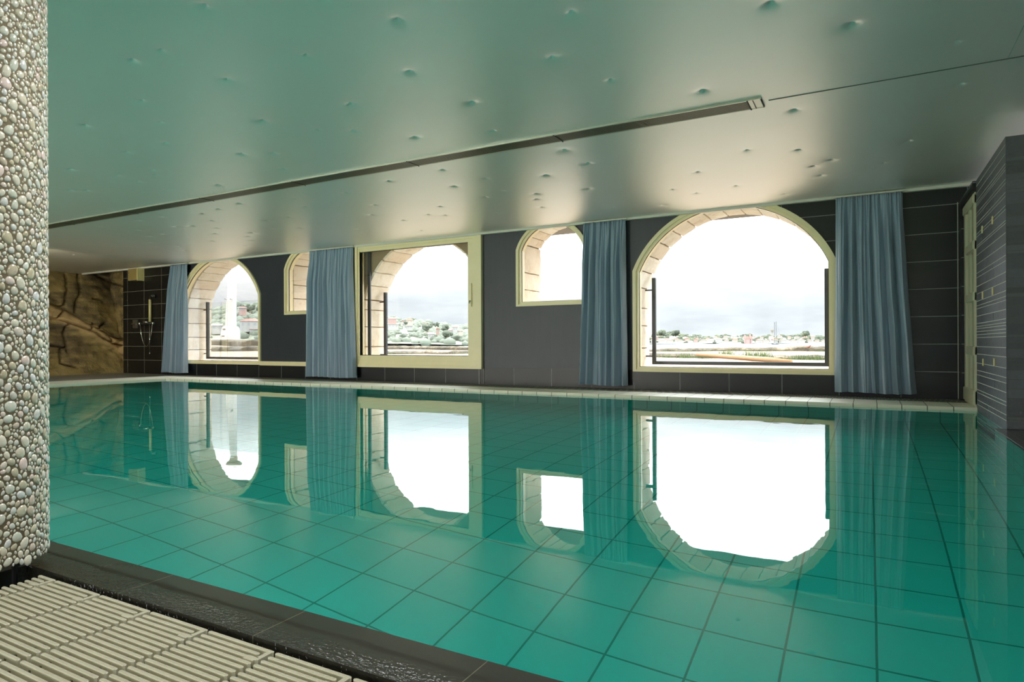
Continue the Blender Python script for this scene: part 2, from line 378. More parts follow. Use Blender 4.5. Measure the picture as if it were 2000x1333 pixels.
def strip_wall(fn, x0, x1, extra, y0, y1, z0, z1, matfn, name, mats):
    xs = set([x0, x1]+[e for e in extra if x0 <= e <= x1])
    for xc, k in WIN:
        h = 1.385 if (k is None) else k['half']-.03
        if fn is mortar_open: h = .60 if k is SML else 1.365
        for i in range(49): xs.add(round(xc-h+2*h*i/48, 5))
        xs.add(round(xc-h-1e-4, 5)); xs.add(round(xc+h+1e-4, 5))
    xs = sorted(x for x in xs if x0 <= x <= x1); b = MB()
    def piece(a, c, za0, za1, zc0, zc1, mi):
        b.add([(a, y0, za0), (c, y0, zc0), (c, y0, zc1), (a, y0, za1), (a, y1, za0), (c, y1, zc0), (c, y1, zc1), (a, y1, za1)],
              [(0, 1, 2, 3), (7, 6, 5, 4), (3, 2, 6, 7), (4, 5, 1, 0)]+([(0, 3, 7, 4)])+([(1, 5, 6, 2)]), mi)
    for a, c in zip(xs[:-1], xs[1:]):
        mid = (a+c)/2; op = fn(mid)
        cuts = [(z0, .306, True), (.306, z1, False)]
        oa = fn(a+1e-5) or op; oc = fn(c-1e-5) or op
        for lo, hi, skirt in cuts:
            mi = matfn(mid, skirt)
            if op is None: piece(a, c, lo, hi, lo, hi, mi); continue
            if op[0] > lo: piece(a, c, lo, min(hi, op[0]), lo, min(hi, op[0]), mi)
            if op[1] < hi: piece(a, c, max(lo, min(oa[1], hi)), hi, max(lo, min(oc[1], hi)), hi, mi)
    return b.build(name, mats)
def mf(x, skirt):
    if x < -13.3: return 2
    if skirt or x > -1.7: return 0
    return 1
struct(strip_wall(inner_open, -15.9, 1.6, [-13.3, -1.7], 9.16, 9.30, -.1, 2.72, mf, 'wall_far', [M_tile, M_paint, M_tile_l]))

# limestone
m, t = mat('limestone'); o = t.n('ShaderNodeTexCoord').outputs['Object']
n1 = t.noise(o, 3.2, 6, .6); n2 = t.noise(o, 14, 6, .65); n3 = t.n('ShaderNodeTexVoronoi', {'Vector': o, 'Scale': 2.2}, feature='DISTANCE_TO_EDGE').outputs[0]
c = t.ramp(t.m('ADD', t.m('MULTIPLY', n1, .6), t.m('MULTIPLY', n2, .4)), [(.32, lin((200, 184, 160))), (.44, lin((234, 226, 210))), (.60, lin((246, 242, 232)))])
isl = t.n('ShaderNodeNewGeometry').outputs['Random Per Island']
c = t.mix(t.m('MULTIPLY', isl, .4), c, lin((222, 196, 164)))
finish(t, P(t, color=c, rough=.85, normal=t.bump(t.m('ADD', t.m('MULTIPLY', n2, .6), t.m('MULTIPLY', t.noise(o, 50, 4), .3)), .6, .02))); M_stone = m
M_mortar = simple('lime_mortar', (150, 132, 104), .9, nscale=20)
struct(strip_wall(mortar_open, -15.9, 2.6, [], 9.32, 9.93, -.4, 2.72, lambda x, s_: 0, 'wall_far_masonry', [M_mortar]))
struct(MB().box(-18.9, -15.92, 10.4, 10.9, -.4, 2.9).build('wall_far_end', M_mortar))

def block(b, p8, jit, rn):
    """one dressed stone as a subdivided hexahedron with rough faces; p8: inner-front ... corners as function (s,t,r)->pos"""
    n = 5; idx = {}
    vs = []
    def vid(i, j, k):
        if (i, j, k) not in idx:
            s_, t_, r_ = i/n, j/n, k/n
            # pull the edges in for worn arrises
            p = Vector(p8(s_, t_, r_)); e = sum(1 for q in (i, j, k) if q in (0, n))
            c = Vector(p8(.5, .5, .5))
            if e >= 2: p = p+(c-p).normalized()*.008*(e-1)
            q = noise.noise(p*9+Vector((rn*7, 0, 0)))
            p = p+(p-c).normalized()*(q*jit if e < 3 else 0)
            idx[(i, j, k)] = len(vs); vs.append(p)
        return idx[(i, j, k)]
    fs = []
    for a in range(n):
        for c in range(n):
            for face in (lambda a, c: (0, a, c), lambda a, c: (n, a, c), lambda a, c: (a, 0, c), lambda a, c: (a, n, c), lambda a, c: (a, c, 0), lambda a, c: (a, c, n)):
                fs.append((vid(*face(a, c)), vid(*face(a+1, c)), vid(*face(a+1, c+1)), vid(*face(a, c+1))))
    b.add(vs, fs)
def stone_arch(xc, half, Rr, zc, z0, course, nv, seed):
    rn = random.Random(seed); b = MB(); zs = zc+math.sqrt(Rr*Rr-half*half); g = .004
    for side in (-1, 1):
        z = z0-.02; k = 0
        while z < zs-.02:
            h = course*(.9+.25*rn.random()); z1 = z+h
            if zs-z1 < course*.5: z1 = zs
            xi = xc+side*half; xo = xc+side*(half+.25)
            off = rn.uniform(-.008, .008)
            block(b, lambda s_, t_, r_, xi=xi+off*0, xo=xo, z=z, z1=z1: (xi+(xo-xi)*s_, 9.335+(9.95-9.335)*t_, z+g+(z1-z-2*g)*r_), .012, rn.random()*9); z = z1
    a0 = math.asin(half/Rr)
    for i in range(nv):
        A = -a0+2*a0*i/nv+.004; B = -a0+2*a0*(i+1)/nv-.004
        def f(s_, t_, r_, A=A, B=B):
            an = A+(B-A)*r_; rr = Rr+.26*s_
            return (xc+rr*math.sin(an), 9.335+.615*t_, zc+rr*math.cos(an))
        block(b, f, .012, rn.random()*9)
    # sill
    block(b, lambda s_, t_, r_: (xc-half+2*half*s_, 9.26+.70*t_, z0-.10+.10*r_+0), .004, 3)
    return b

def arch_outline(xc, half, Rr, zc, z0, n=40):
    a0 = math.asin(min(1, half/Rr)); o = [(xc-half, z0)]
    for i in range(n+1):
        a = -a0+2*a0*i/n; o.append((xc+Rr*math.sin(a), zc+Rr*math.cos(a)))
    o.append((xc+half, z0)); return o
def arched_window(idx, xc, k, small):
    win = empty('window_%d' % idx, (xc, 9.16, k['z0'])); struct(win)
    d1 = .05 if not small else .045; d2 = .085 if not small else .075; d3 = .11 if not small else .105
    ol = lambda d, zt: arch_outline(xc, k['half']-d, k['R']-d, k['zc'], k['z0']+zt)
    f = MB().ring_y(ol(0, 0), ol(d1, .035), 9.125, 9.30); fr = f.build('window_frame', M_cream)
    f = MB().ring_y(ol(d1, .035), ol(d2, .07), 9.150, 9.29); sa = f.build('sash', M_cream)
    f = MB().ring_y(ol(d2-.004, .066), ol(d2+.006, .076), 9.185, 9.20); ga = f.build('gasket', M_dark_metal)
    p = MB().prism_y(ol(d2, .07), 9.19, 9.196).build('pane', M_glass)
    s_ = stone_arch(xc, .57 if small else 1.33, .66 if small else 1.37, 1.99 if small else 1.215, 1.32 if small else .33, .30, 9 if small else 15, idx).build('stone_surround', M_stone)
    home(win, fr, sa, ga, p, s_)
arched_window(1, -12.34, BIG, False); arched_window(2, -9.675, SML, True); arched_window(4, -4.36, SML, True); arched_window(5, -1.695, BIG, False)
# window 3: wide rectangular sliding sash in front of its stone arch
win = struct(empty('window_3', (-7.005, 9.16, .28)))
rc = lambda x0, x1, z0, z1: [(x0, z0), (x0, z1), (x1, z1), (x1, z0)]
fr = MB().ring_y(rc(-8.39, -5.62, .28, 2.60), rc(-8.33, -5.70, .33, 2.52), 9.10, 9.30).build('window_frame', M_cream, bevel=.004)
sa = MB().ring_y(rc(-8.335, -5.695, .325, 2.525), rc(-8.30, -5.80, .40, 2.47), 9.125, 9.26)
sa.ring_y(rc(-8.31, -5.79, .39, 2.48), rc(-8.30, -5.905, .495, 2.42), 9.14, 9.22); sa = sa.build('sash', M_cream, bevel=.003)
ga = MB().ring_y(rc(-8.303, -5.90, .49, 2.425), rc(-8.285, -5.915, .505, 2.41), 9.175, 9.185).build('gasket', M_dark_metal)
st2 = MB().box(-8.225, -8.165, 9.27, 9.30, .4, 2.45).build('outer_stile', M_dark_metal)
pn = MB().box(-8.31, -5.90, 9.18, 9.186, .49, 2.425).build('pane', M_glass)
hd = MB().box(-5.862, -5.822, 9.118, 9.14, 1.33, 1.72).build('handle_plate', M_cream, bevel=.004)
kn = MB().tube([(-5.842, 9.12, 1.42), (-5.842, 9.085, 1.42), (-5.842, 9.08, 1.38)], .010).build('handle', M_chrome, smooth=True)
ss = stone_arch(-7.0, 1.33, 1.37, 1.215, .33, .36, 13, 3).build('stone_surround', M_stone)
home(win, fr, sa, ga, st2, pn, hd, kn, ss)
# ledge between window 1 and window 3
struct(MB().box(-11.02, -8.40, 9.12, 9.17, .275, .36).build('trim_ledge', M_cream, bevel=.005))
struct(MB().box(-5.69, -5.682, 9.15, 9.165, .03, .30).box(-5.612, -5.604, 9.15, 9.165, .03, .30).build('trim_corner_bead', simple('bead_grey', (150, 148, 140), .4)))
struct(MB().box(.912, .920, 9.145, 9.165, .03, 2.34).build('trim_tile_corner', simple('bead_pale', (176, 172, 156), .4)))

# glass guards outside windows 1, 3 and 5
def guard(xc, label):
    g = empty('glass_guard', (xc, 9.75, .38)); hw = 1.20; z0, z1 = .375, 1.705
    fr = MB()
    pl = MB().box(xc-hw-.025, xc-hw+.03, 9.72, 9.78, z0, z1).build('post', M_dark_metal, bevel=.004)
    pr = MB().box(xc+hw-.03, xc+hw+.025, 9.72, 9.78, z0, z1).build('post', M_dark_metal, bevel=.004)
    br = MB().box(xc-hw, xc+hw, 9.722, 9.778, z0, z0+.05).build('bottom_rail', M_dark_metal, bevel=.003)
    gl = MB().box(xc-hw, xc+hw, 9.746, 9.754, z0+.02, z1-.01).build('glass_panel', M_guard)
    ch = [pl, pr, br, gl]
    for s_ in (-1, 1):
        for z in (.50, 1.52):
            ch.append(MB().tube([(xc+s_*(hw+.0), 9.75, z), (xc+s_*1.335, 9.75, z)], .012).build('bracket', M_dark_metal, smooth=True))
    home(g, *ch); tag(g, label, 'railing', 'glass guards across the arched openings')
guard(-12.34, 'glass guard with dark frame in the far left arched window, white column behind it')
guard(-7.0, 'glass guard outside the square framed middle window')
guard(-1.695, 'glass guard with dark frame in the large arched window beside the tiled corner')

# ------------------------------------------------------------------ rock wall on the left
m, t = mat('rock'); o = t.n('ShaderNodeTexCoord').outputs['Object']
n1 = t.noise(o, .9, 5, .55); n2 = t.noise(o, 5, 8, .65); n3 = t.noise(t.n('ShaderNodeMapping', {0: o, 'Rotation': (.5, 0, 0), 'Scale': (1, .6, 3)}).outputs[0], 2.2, 6)
c = t.ramp(t.m('ADD', t.m('MULTIPLY', n1, .5), t.m('MULTIPLY', n3, .5)), [(.36, lin((84, 72, 52))), (.47, lin((130, 112, 76))), (.56, lin((168, 146, 90))), (.68, lin((160, 140, 108)))])
c = t.mix(t.m('MULTIPLY', n2, .4), c, lin((50, 44, 34)))
at_ = t.n('ShaderNodeAttribute', attribute_name='pale_vein'); c = t.mix(t.m('MULTIPLY', at_.outputs['Fac'], .65), c, lin((196, 164, 116)))
finish(t, P(t, color=c, rough=.8, normal=t.bump(t.m('ADD', n2, t.m('MULTIPLY', t.noise(o, 30, 5), .4)), .7, .05))); M_rock = m
CR = [[(30,505),(150,540),(240,610),(370,690),(460,745),(560,790),(672,820)], [(30,625),(100,640),(190,670),(240,690),(300,715),(380,740),(460,800),(560,850),(672,870)], [(185,250),(180,400),(150,530)], [(285,245),(290,400),(250,500),(255,590)], [(190,680),(175,760),(195,880),(200,920)], [(30,860),(100,870),(190,890)], [(150,900),(140,1020),(200,1045),(270,1065)], [(420,250),(520,300),(610,340),(672,360)], [(390,460),(460,470),(500,500)], [(440,720),(500,680)], [(370,740),(365,700),(390,680)], [(30,420),(100,500)], [(520,780),(560,850)], [(100,640),(140,590),(165,545)]]
SEG = []
for pl_ in CR:
    for a, c_ in zip(pl_[:-1], pl_[1:]): SEG.append((90+a[0]/4.443, 480+a[1]/4.443, 90+c_[0]/4.443, 480+c_[1]/4.443))
SEG = np.array(SEG)
def seg_dist(u, v):
    a = SEG[:, :2]; dl = SEG[:, 2:]-a; p = np.array((u, v)); tt = np.clip(((p-a)*dl).sum(1)/(dl**2).sum(1), 0, 1)
    q = a+dl*tt[:, None]; return float(np.sqrt(((q-p)**2).sum(1)).min())
zs = list(np.linspace(-.05, 2.9, 150))
b = MB(); vs = []; vein = []
def rock_base(z): return -15.95-(max(z, 0)-.03)*.68
cols = [('a', q) for q in np.linspace(0, 1, 20)[:-1]]+[('b', q) for q in np.linspace(0, 1, 150)[:-1]]+[('c', q) for q in np.linspace(0, 1, 110)]
for kind_, q in cols:
    for z in zs:
        xb = rock_base(z); yc_ = 9.22+(-15.9-xb)*.35
        if kind_ == 'a': x, y, nx__, ny__ = xb, -6+11*q, 1, 0
        elif kind_ == 'b': x, y, nx__, ny__ = xb, 5+(yc_-5)*q, 1, 0
        else: x, y, nx__, ny__ = xb+(-15.88-xb)*q, yc_+(9.22-yc_)*q, .35, -.9
        p = Vector((x, y, z))
        dsp = .20*noise.noise(p*.8)+.09*noise.noise(p*2.3)+.035*noise.noise(p*6)+.014*noise.noise(p*16)
        if kind_ != 'a':
            u, v = project(x, y, z); u += 1.6*noise.noise(p*3); v += 1.6*noise.noise(p*3+Vector((9, 0, 0)))
            ds = seg_dist(u, v); dsp -= .20*math.exp(-(ds/1.1)**2)+.10*math.exp(-ds/4.0)
            mid = 606+(u-97)*.52
            bw = max(0, 1-(abs(v-mid)/15)**4); dsp += .15*bw; vein.append(bw)
        else: vein.append(0.)
        dsp *= min(1, .25+z/.35) if z < .35 else 1
        if kind_ == 'c': dsp *= min(1, (1-q)*abs(-15.88-xb)/.35+.02)
        vs.append((x+dsp*nx__, y+dsp*ny__, z))
nz_ = len(zs); fs = [(i*nz_+j, i*nz_+j+1, (i+1)*nz_+j+1, (i+1)*nz_+j) for i in range(len(cols)-1) for j in range(nz_-1)]
b.add(vs, fs); rock = struct(b.build('wall_left', M_rock, smooth=True, recalc=False))
va = rock.data.attributes.new('pale_vein', 'FLOAT', 'POINT'); va.data.foreach_set('value', vein)
struct(MB().box(-19.2, -18.6, -6, 10.9, -.2, 2.9).build('wall_left_back', M_black))

# ------------------------------------------------------------------ right side: strip-slate wall, door, header
m, t = mat('slate_strip'); o = t.n('ShaderNodeTexCoord').outputs['Object']
isl = t.n('ShaderNodeNewGeometry').outputs['Random Per Island']; nz = t.noise(o, 16, 6)
c = t.mix(t.m('ADD', t.m('MULTIPLY', isl, .6), t.m('MULTIPLY', nz, .4)), lin((42, 45, 52)), lin((92, 96, 106)))
finish(t, P(t, color=c, rough=t.m('ADD', .36, t.m('MULTIPLY', nz, .2)), spec=.9, normal=t.bump(t.noise(o, 22, 8), .6, .01))); M_strip = m
M_grout = simple('pale_grout', (222, 220, 212), .8); M_grout_d = simple('grey_grout', (92, 92, 88), .8)
M_gold_glint = simple('gold_tile_glint', (250, 226, 160), .3, 0)  # window glints on the gold tiles are put into this bright colour
def strips(along, plane, a0, a1, z0, z1, seed):
    rn = random.Random(seed); b = MB(); z = z0
    while z < z1:
        h = rn.choice([.022, .03, .045, .075, .075, .09]); h = min(h, z1-z)
        a = a0
        while a < a1:
            L = rn.uniform(.35, .9); e = min(a+L, a1); pr = rn.uniform(0, .0012); gz = .005
            if h > .008:
                if along == 'y': b.box(plane-.0045-pr, plane, a+.0005, e-.0005, z+gz, z+h-gz*.2)
                else: b.box(a+.0005, e-.0005, plane-.0045-pr, plane, z+gz, z+h-gz*.2)
            a = e
        z += h
    return b
wr = struct(empty('wall_right', (.96, 6.42, 0)))
s1 = strips('y', .965, 6.414, 8.03, -1.2, 2.34, 11).build('slate_strip_cladding', M_strip)
s2 = strips('x', 6.425, .96, 4.0, .0, 2.34, 12).build('slate_strip_face', M_strip)
g1 = MB().box(.9610, 1.10, 6.4215, 8.03, -1.2, 2.34).build('grout_bed', M_grout)
g2 = MB().box(.966, 4.0, 6.4213, 6.56, 0, 2.34).build('face_bed', M_grout_d)
hdr = MB().box(.93, 1.10, 8.03, 9.16, 2.24, 2.34).box(.93, .965, 8.95, 9.16, .03, 2.24).build('door_header', M_tile)
ch = [s1, s2, g1, g2, hdr]
for y, z in [(7.61, 1.78), (7.02, 1.772), (7.60, 1.148), (7.02, 1.147), (7.586, .505), (6.955, .522)]:
    ch.append(MB().box(.952, .9585, y-.022, y+.022, z-.034, z+.034).build('gold_glint_tile', M_gold_glint))
home(wr, *ch)
dr = struct(empty('door_1', (.97, 8.5, .03)))
ld = MB().ring_y([(8.06, .03), (8.06, 2.235), (8.86, 2.235), (8.86, .03)], [(8.13, .13), (8.13, 2.14), (8.74, 2.14), (8.74, .13)], 0, .05)
ld.v = [(.945+p[1], p[0], p[2]) for p in ld.v]; leaf = ld.build('door_frame', M_pvc, bevel=.006)
rails = []
for z0_, z1_ in [(.05, .20), (.56, .655), (1.12, 1.215), (1.645, 1.745), (2.12, 2.215)]:
    rails.append(MB().box(.932, .985, 8.06, 8.60 if z0_ > .1 and z1_ < 2 else 8.86, z0_, z1_).build('rail', M_pvc, bevel=.008))
rib = MB().box(.952, .98, 8.44, 8.47, .2, 2.12).box(.952, .98, 8.52, 8.545, .2, 2.12).build('glazing_bead', M_pvc)
pg = MB().box(.972, .978, 8.10, 8.78, .10, 2.16).build('pane', M_dglass)
home(dr, leaf, rib, pg, *rails)
# the rest of the hall, outside the frame: right wall, back wall with wide openings added to let daylight in
M_plaster = simple('plaster', (190, 184, 168), .8)
struct(MB().box(6.0, 6.3, -6, 9.5, -.2, 2.72).box(1.6, 6.0, 9.16, 9.4, -.2, 2.72).build('wall_right_outer', M_plaster))
b = MB()
for x0, x1 in [(-19, -16), (-12, -11), (-7, -6), (-2, -1), (3, 6.3)]: b.box(x0, x1, -6.3, -6, -.2, 2.72)
for x0, x1 in [(-16, -12), (-11, -7), (-6, -2), (-1, 3)]: b.box(x0, x1, -6.3, -6, -.2, .5); b.box(x0, x1, -6.3, -6, 2.4, 2.72)
struct(b.build('wall_back', M_plaster))
for x in (-14, -9, -4, 1): area('garden_portal', (x, -6.15, 1.45), (R(90), 0, 0), 4, 1.9, 1, portal=True)
struct(MB().box(-60, 60, -60, -6.3, -.4, -.3).build('floor_garden', simple('garden_green', (130, 140, 100), .9)))

# ------------------------------------------------------------------ ceiling grille
m, t = mat('grille_aluminium'); o = t.n('ShaderNodeTexCoord').outputs['Object']
finish(t, P(t, color=lin((112, 112, 92)), rough=.38, metal=.6)); M_grille = m
M_gframe = simple('grille_frame_metal', (196, 198, 184), .3, .5)
gr = empty('ceiling_grille', (-.7, 5.235, CZ)); ch = []
x1g = -.80; X0g = -17.0
b = MB()
for i in range(11):
    y = 5.150+i*.0165; b.box(X0g, x1g, y, y+.0075, CZ-.012, CZ-.002)
ch.append(b.build('grille_bars', M_grille))
ch.append(MB().box(X0g, x1g, 5.146, 5.328, CZ-.004, CZ+.001).build('grille_back', simple('grille_dark', (46, 46, 36), .6)))
ch.append(MB().box(X0g, -.70, 5.128, 5.146, CZ-.014, CZ).box(X0g, -.70, 5.328, 5.346, CZ-.014, CZ).build('grille_frame', M_gframe, bevel=.002))
ch.append(MB().box(-.798, -.708, 5.146, 5.328, CZ-.012, CZ).build('end_cap', M_gframe, bevel=.002))
for x in (-.803, -.762, -.706): ch.append(MB().box(x-.003, x+.003, 5.14, 5.334, CZ-.0145, CZ-.002).build('end_cap_joint', M_black))
for k in range(1, 9):
    x = x1g-1.62*k
    ch.append(MB().box(x-.004, x+.004, 5.13, 5.344, CZ-.0145, CZ-.002).build('section_joint', M_black))
for k in range(0, 9):
    x = x1g-1.62*k; 
    for y in (5.137, 5.337): ch.append(MB().tube([(x, y, CZ-.0135), (x, y, CZ-.018)], .006, 8).build('screw', M_black))
home(gr, *ch); tag(gr, 'long narrow metal air grille set along the pale green ceiling', 'grille')

# ------------------------------------------------------------------ pebble column
CXc, CYc, RC = -2.403, .949, .172
m, t = mat('pearl_pebble'); o = t.n('ShaderNodeTexCoord').outputs['Object']
isl = t.n('ShaderNodeNewGeometry').outputs['Random Per Island']; s = t.n('ShaderNodeSeparateXYZ', {0: o})
c = t.ramp(isl, [(0, lin((196, 198, 182))), (.25, lin((222, 220, 206))), (.4, lin((184, 178, 148))), (.55, lin((206, 214, 220))), (.68, lin((196, 204, 190))), (.8, lin((226, 206, 204))), (.9, lin((168, 160, 128))), (1, lin((214, 224, 216)))])
n1 = t.noise(o, 60, 4); c = t.mix(t.m('MULTIPLY', n1, .35), c, lin((236, 234, 222)))
film = t.m('ADD', 280, t.m('MULTIPLY', t.m('ADD', isl, t.m('MULTIPLY', n1, .6)), 320))
finish(t, P(t, color=c, rough=.15, metal=.10, coat=.8, coatr=.06, film=film, filmior=1.5, normal=t.bump(t.noise(o, 90, 3), .3, .003))); M_pearl = m
M_pgrout = simple('column_grout', (124, 114, 94), .85, nscale=30, bump=.4, bscale=200)
cl_ = empty('pebble_column', (CXc, CYc, .03))
b = MB(); n = 72; zz = [.04, .06, 2.54]
vs = [(CXc+(RC-.004 if i else RC-.02)*math.cos(2*math.pi*k/n), CYc+(RC-.004 if i else RC-.02)*math.sin(2*math.pi*k/n), z) for i, z in enumerate(zz) for k in range(n)]
b.add(vs, [(i*n+k, i*n+(k+1) % n, (i+1)*n+(k+1) % n, (i+1)*n+k) for i in range(2) for k in range(n)]+[tuple(range(n-1, -1, -1))])
core = b.build('column_core', M_pgrout, smooth=True)
rn = random.Random(7); W_ = 2*math.pi*RC; cell = .03; gridd = {}; placed = []
def try_place(x, z, r):
    cx_, cz_ = int(x/cell), int(z/cell); ncell = int(W_/cell)
    for i in range(-2, 3):
        for j in range(-2, 3):
            for (px, pz, pr) in gridd.get(((cx_+i) % (ncell+1), cz_+j), ()):
                dx = abs(px-x); dx = min(dx, W_-dx)
                if dx*dx*1.15+(pz-z)**2*.85 < ((pr+r)*.94)**2: return False
    gridd.setdefault((cx_ % (ncell+1), cz_), []).append((x, z, r)); placed.append((x, z, r)); return True
for r, tries in ((.0165, 900), (.013, 2600), (.0102, 14000), (.008, 30000), (.0062, 90000), (.0047, 140000), (.0036, 120000)):
    for _ in range(tries):
        try_place(rn.uniform(0, W_), rn.uniform(.045, 2.54), r*rn.uniform(.88, 1.08))
b = MB(); K = 9
for (x, z, r) in placed:
    th = x/RC; ex = rn.uniform(.80, 1.0); ez = rn.uniform(1.0, 1.3); rot = rn.uniform(-.5, .5); ph = [rn.uniform(0, 6.28) for _ in range(2)]
    if -.35 < math.cos(th-R(38)) : K = 10
    else: K = 6
    rings = [(1.0, -.002), (.93, .45), (.62, .85)]; vs = []; hgt = min(.0050, r*.45)
    for rr, hh in rings:
        for k in range(K):
            a = 2*math.pi*k/K; rad = r*.97*rr*(1+.10*math.sin(2*a+ph[0])+.05*math.sin(3*a+ph[1]))
            du, dz = rad*ex*math.cos(a), rad*ez*math.sin(a); du, dz = du*math.cos(rot)-dz*math.sin(rot), du*math.sin(rot)+dz*math.cos(rot)
            an = th+du/RC; ro = RC-.005+hgt*hh; vs.append((CXc+ro*math.cos(an), CYc+ro*math.sin(an), z+dz))
    vs.append((CXc+(RC-.005+hgt)*math.cos(th), CYc+(RC-.005+hgt)*math.sin(th), z))
    fs = [(i*K+k, i*K+(k+1) % K, (i+1)*K+(k+1) % K, (i+1)*K+k) for i in range(2) for k in range(K)]+[(2*K+k, 2*K+(k+1) % K, 3*K) for k in range(K)]
    b.add(vs, fs)
peb = b.build('pebble_cladding', M_pearl, smooth=True, recalc=False); peb['kind'] = 'stuff'
feet = [MB().tube([(CXc+.10*math.cos(a), CYc+.10*math.sin(a), -.10), (CXc+.10*math.cos(a), CYc+.10*math.sin(a), .045)], .008, 8).build('foot', M_black) for a in (R(-70), R(-30), R(30), R(100), R(200))]
home(cl_, core, peb, *feet); tag(cl_, 'round column clad in shiny mother-of-pearl pebbles at the near pool edge', 'column')

# ------------------------------------------------------------------ overflow grating modules
m, t = mat('knurled_white_plastic'); o = t.n('ShaderNodeTexCoord').outputs['Object']
vo = t.n('ShaderNodeTexVoronoi', {'Vector': o, 'Scale': 230.0, 'Randomness': 0.0}).outputs['Distance']
dots = t.m('SMOOTHSTEP', vo, .25, .5) if False else t.m('SUBTRACT', 1, t.m('MULTIPLY', vo, 1.6), clamp=True)
nz_s = t.n('ShaderNodeSeparateXYZ', {0: t.n('ShaderNodeNewGeometry').outputs['Normal']}).outputs[2]
k = t.m('GREATER_THAN', nz_s, .8)
finish(t, P(t, color=t.mix(t.noise(o, 12, 4), lin((184, 180, 158)), lin((206, 202, 182))), rough=.38, normal=t.n('ShaderNodeBump', {'Height': dots, 'Strength': t.m('MULTIPLY', k, .9), 'Distance': .0025}).outputs[0])); M_knurl = m
M_rib = simple('translucent_rib_plastic', (104, 98, 74), .5)
PX, PYp = .2345, .0195
def bar(b, x0, x1, yc, w=.0049, h=.022, z=0.0):
    e = .004; c_ = .0014
    o = [(x0+e, yc-w), (x0, yc-w+e), (x0, yc+w-e), (x0+e, yc+w), (x1-e, yc+w), (x1, yc+w-e), (x1, yc-w+e), (x1-e, yc-w)]
    cx_ = (x0+x1)/2; vs = [(x, y, z-h) for x, y in o]+[(x, y, z-c_) for x, y in o]+[(cx_+(x-cx_)*(1-c_*1.2/((x1-x0)/2)), yc+(y-yc)*(1-c_*.8/w), z) for x, y in o]
    fs = [tuple(range(16, 24))]+[(r_*8+i, r_*8+(i+1) % 8, (r_+1)*8+(i+1) % 8, (r_+1)*8+i) for r_ in range(2) for i in range(8)]+[tuple(range(7, -1, -1))]
    b.add(vs, fs)
def module_mesh(nb, clip=None, local=True):
    """local frame: x 0..PX, y 0 (pool side) going down to -nb*PYp"""
    g = .005; sl = MB(); eh = MB(); rb = MB()
    for i in range(1, nb-1):
        y = -PYp*(i+.5)+.002; x0, x1 = g, PX-g
        if i <= 1: x1 = PX-.024
        if clip:
            x0 = clip(y, x0)
            if x0 is None or x1-x0 < .02: continue
        bar(sl, x0, x1, y)
    y = -PYp*.5+.003; x0 = g if not clip else (clip(y, g) or g)
    bar(eh, x0, PX-.0015, y)
    # the hook that turns the border bar down the joint
    eh.box(PX-.016, PX-.003, y-PYp*2.15, y-.004, -.014, -.0004)
    eh.box(PX-.042, PX-.010, y-PYp*2.6, y-PYp*1.75, -.014, -.0004)
    y2 = -PYp*(nb-.5)+.0; bar(sl, x0, PX-g, y2)
    for xr in (.052, .178):
        ya = -.004
        if clip and xr < .13: continue
        rb.box(xr-.004, xr+.004, -PYp*nb+.004, ya, -.020, -.008)
    return sl, eh, rb
NB = 16
def make_module(name, nb=NB, clip=None):
    root = empty(name); sl, eh, rb = module_mesh(nb, clip)
    sl.build('slats', M_knurl, root); eh.build('border_bar', M_knurl, root, bevel=0); rb.build('cross_rib', M_rib, root); return root
def copy_tree(o, parent=None):
    c = o.copy(); col.objects.link(c); c.parent = parent
    for ch_ in list(o.children): copy_tree(ch_, c)
    return c
YE = 1.026; X0 = -2.124
def clip_fn(y, x0):
    Y = YE+y; dy = Y-CYc; lim = -2.268+max(0, (1.06-Y))*.35
    if abs(dy) < .20: lim = max(lim, CXc+math.sqrt(.20**2-dy*dy)*1.0)
    lx = lim-(X0-PX); return max(x0, lx)
first = make_module('overflow_grate', clip=clip_fn); first.location = (X0-PX, YE, 0)
tag(first, 'white plastic overflow grate piece cut to fit beside the pebble column', 'grate', 'overflow grate pieces along the pool edge')
proto = make_module('overflow_grate'); proto.location = (X0, YE, 0)
names = ['second', 'third', 'fourth', 'fifth', 'sixth', 'seventh', 'eighth', 'ninth']
for i in range(8):
    o_ = proto if i == 0 else copy_tree(proto); o_.location = (X0+PX*i, YE, 0)
    tag(o_, 'white plastic overflow grate piece at the coping, %s from the pebble column' % names[i], 'grate', 'overflow grate pieces along the pool edge')
for i in range(0, 6):
    o_ = copy_tree(proto); o_.location = (X0-.035+PX*(i-1), YE-PYp*NB-.006, 0)
    tag(o_, 'white plastic grate piece of the inner row, %s from the left edge of the photo' % (['first']+names)[i], 'grate', 'overflow grate pieces of the inner row')

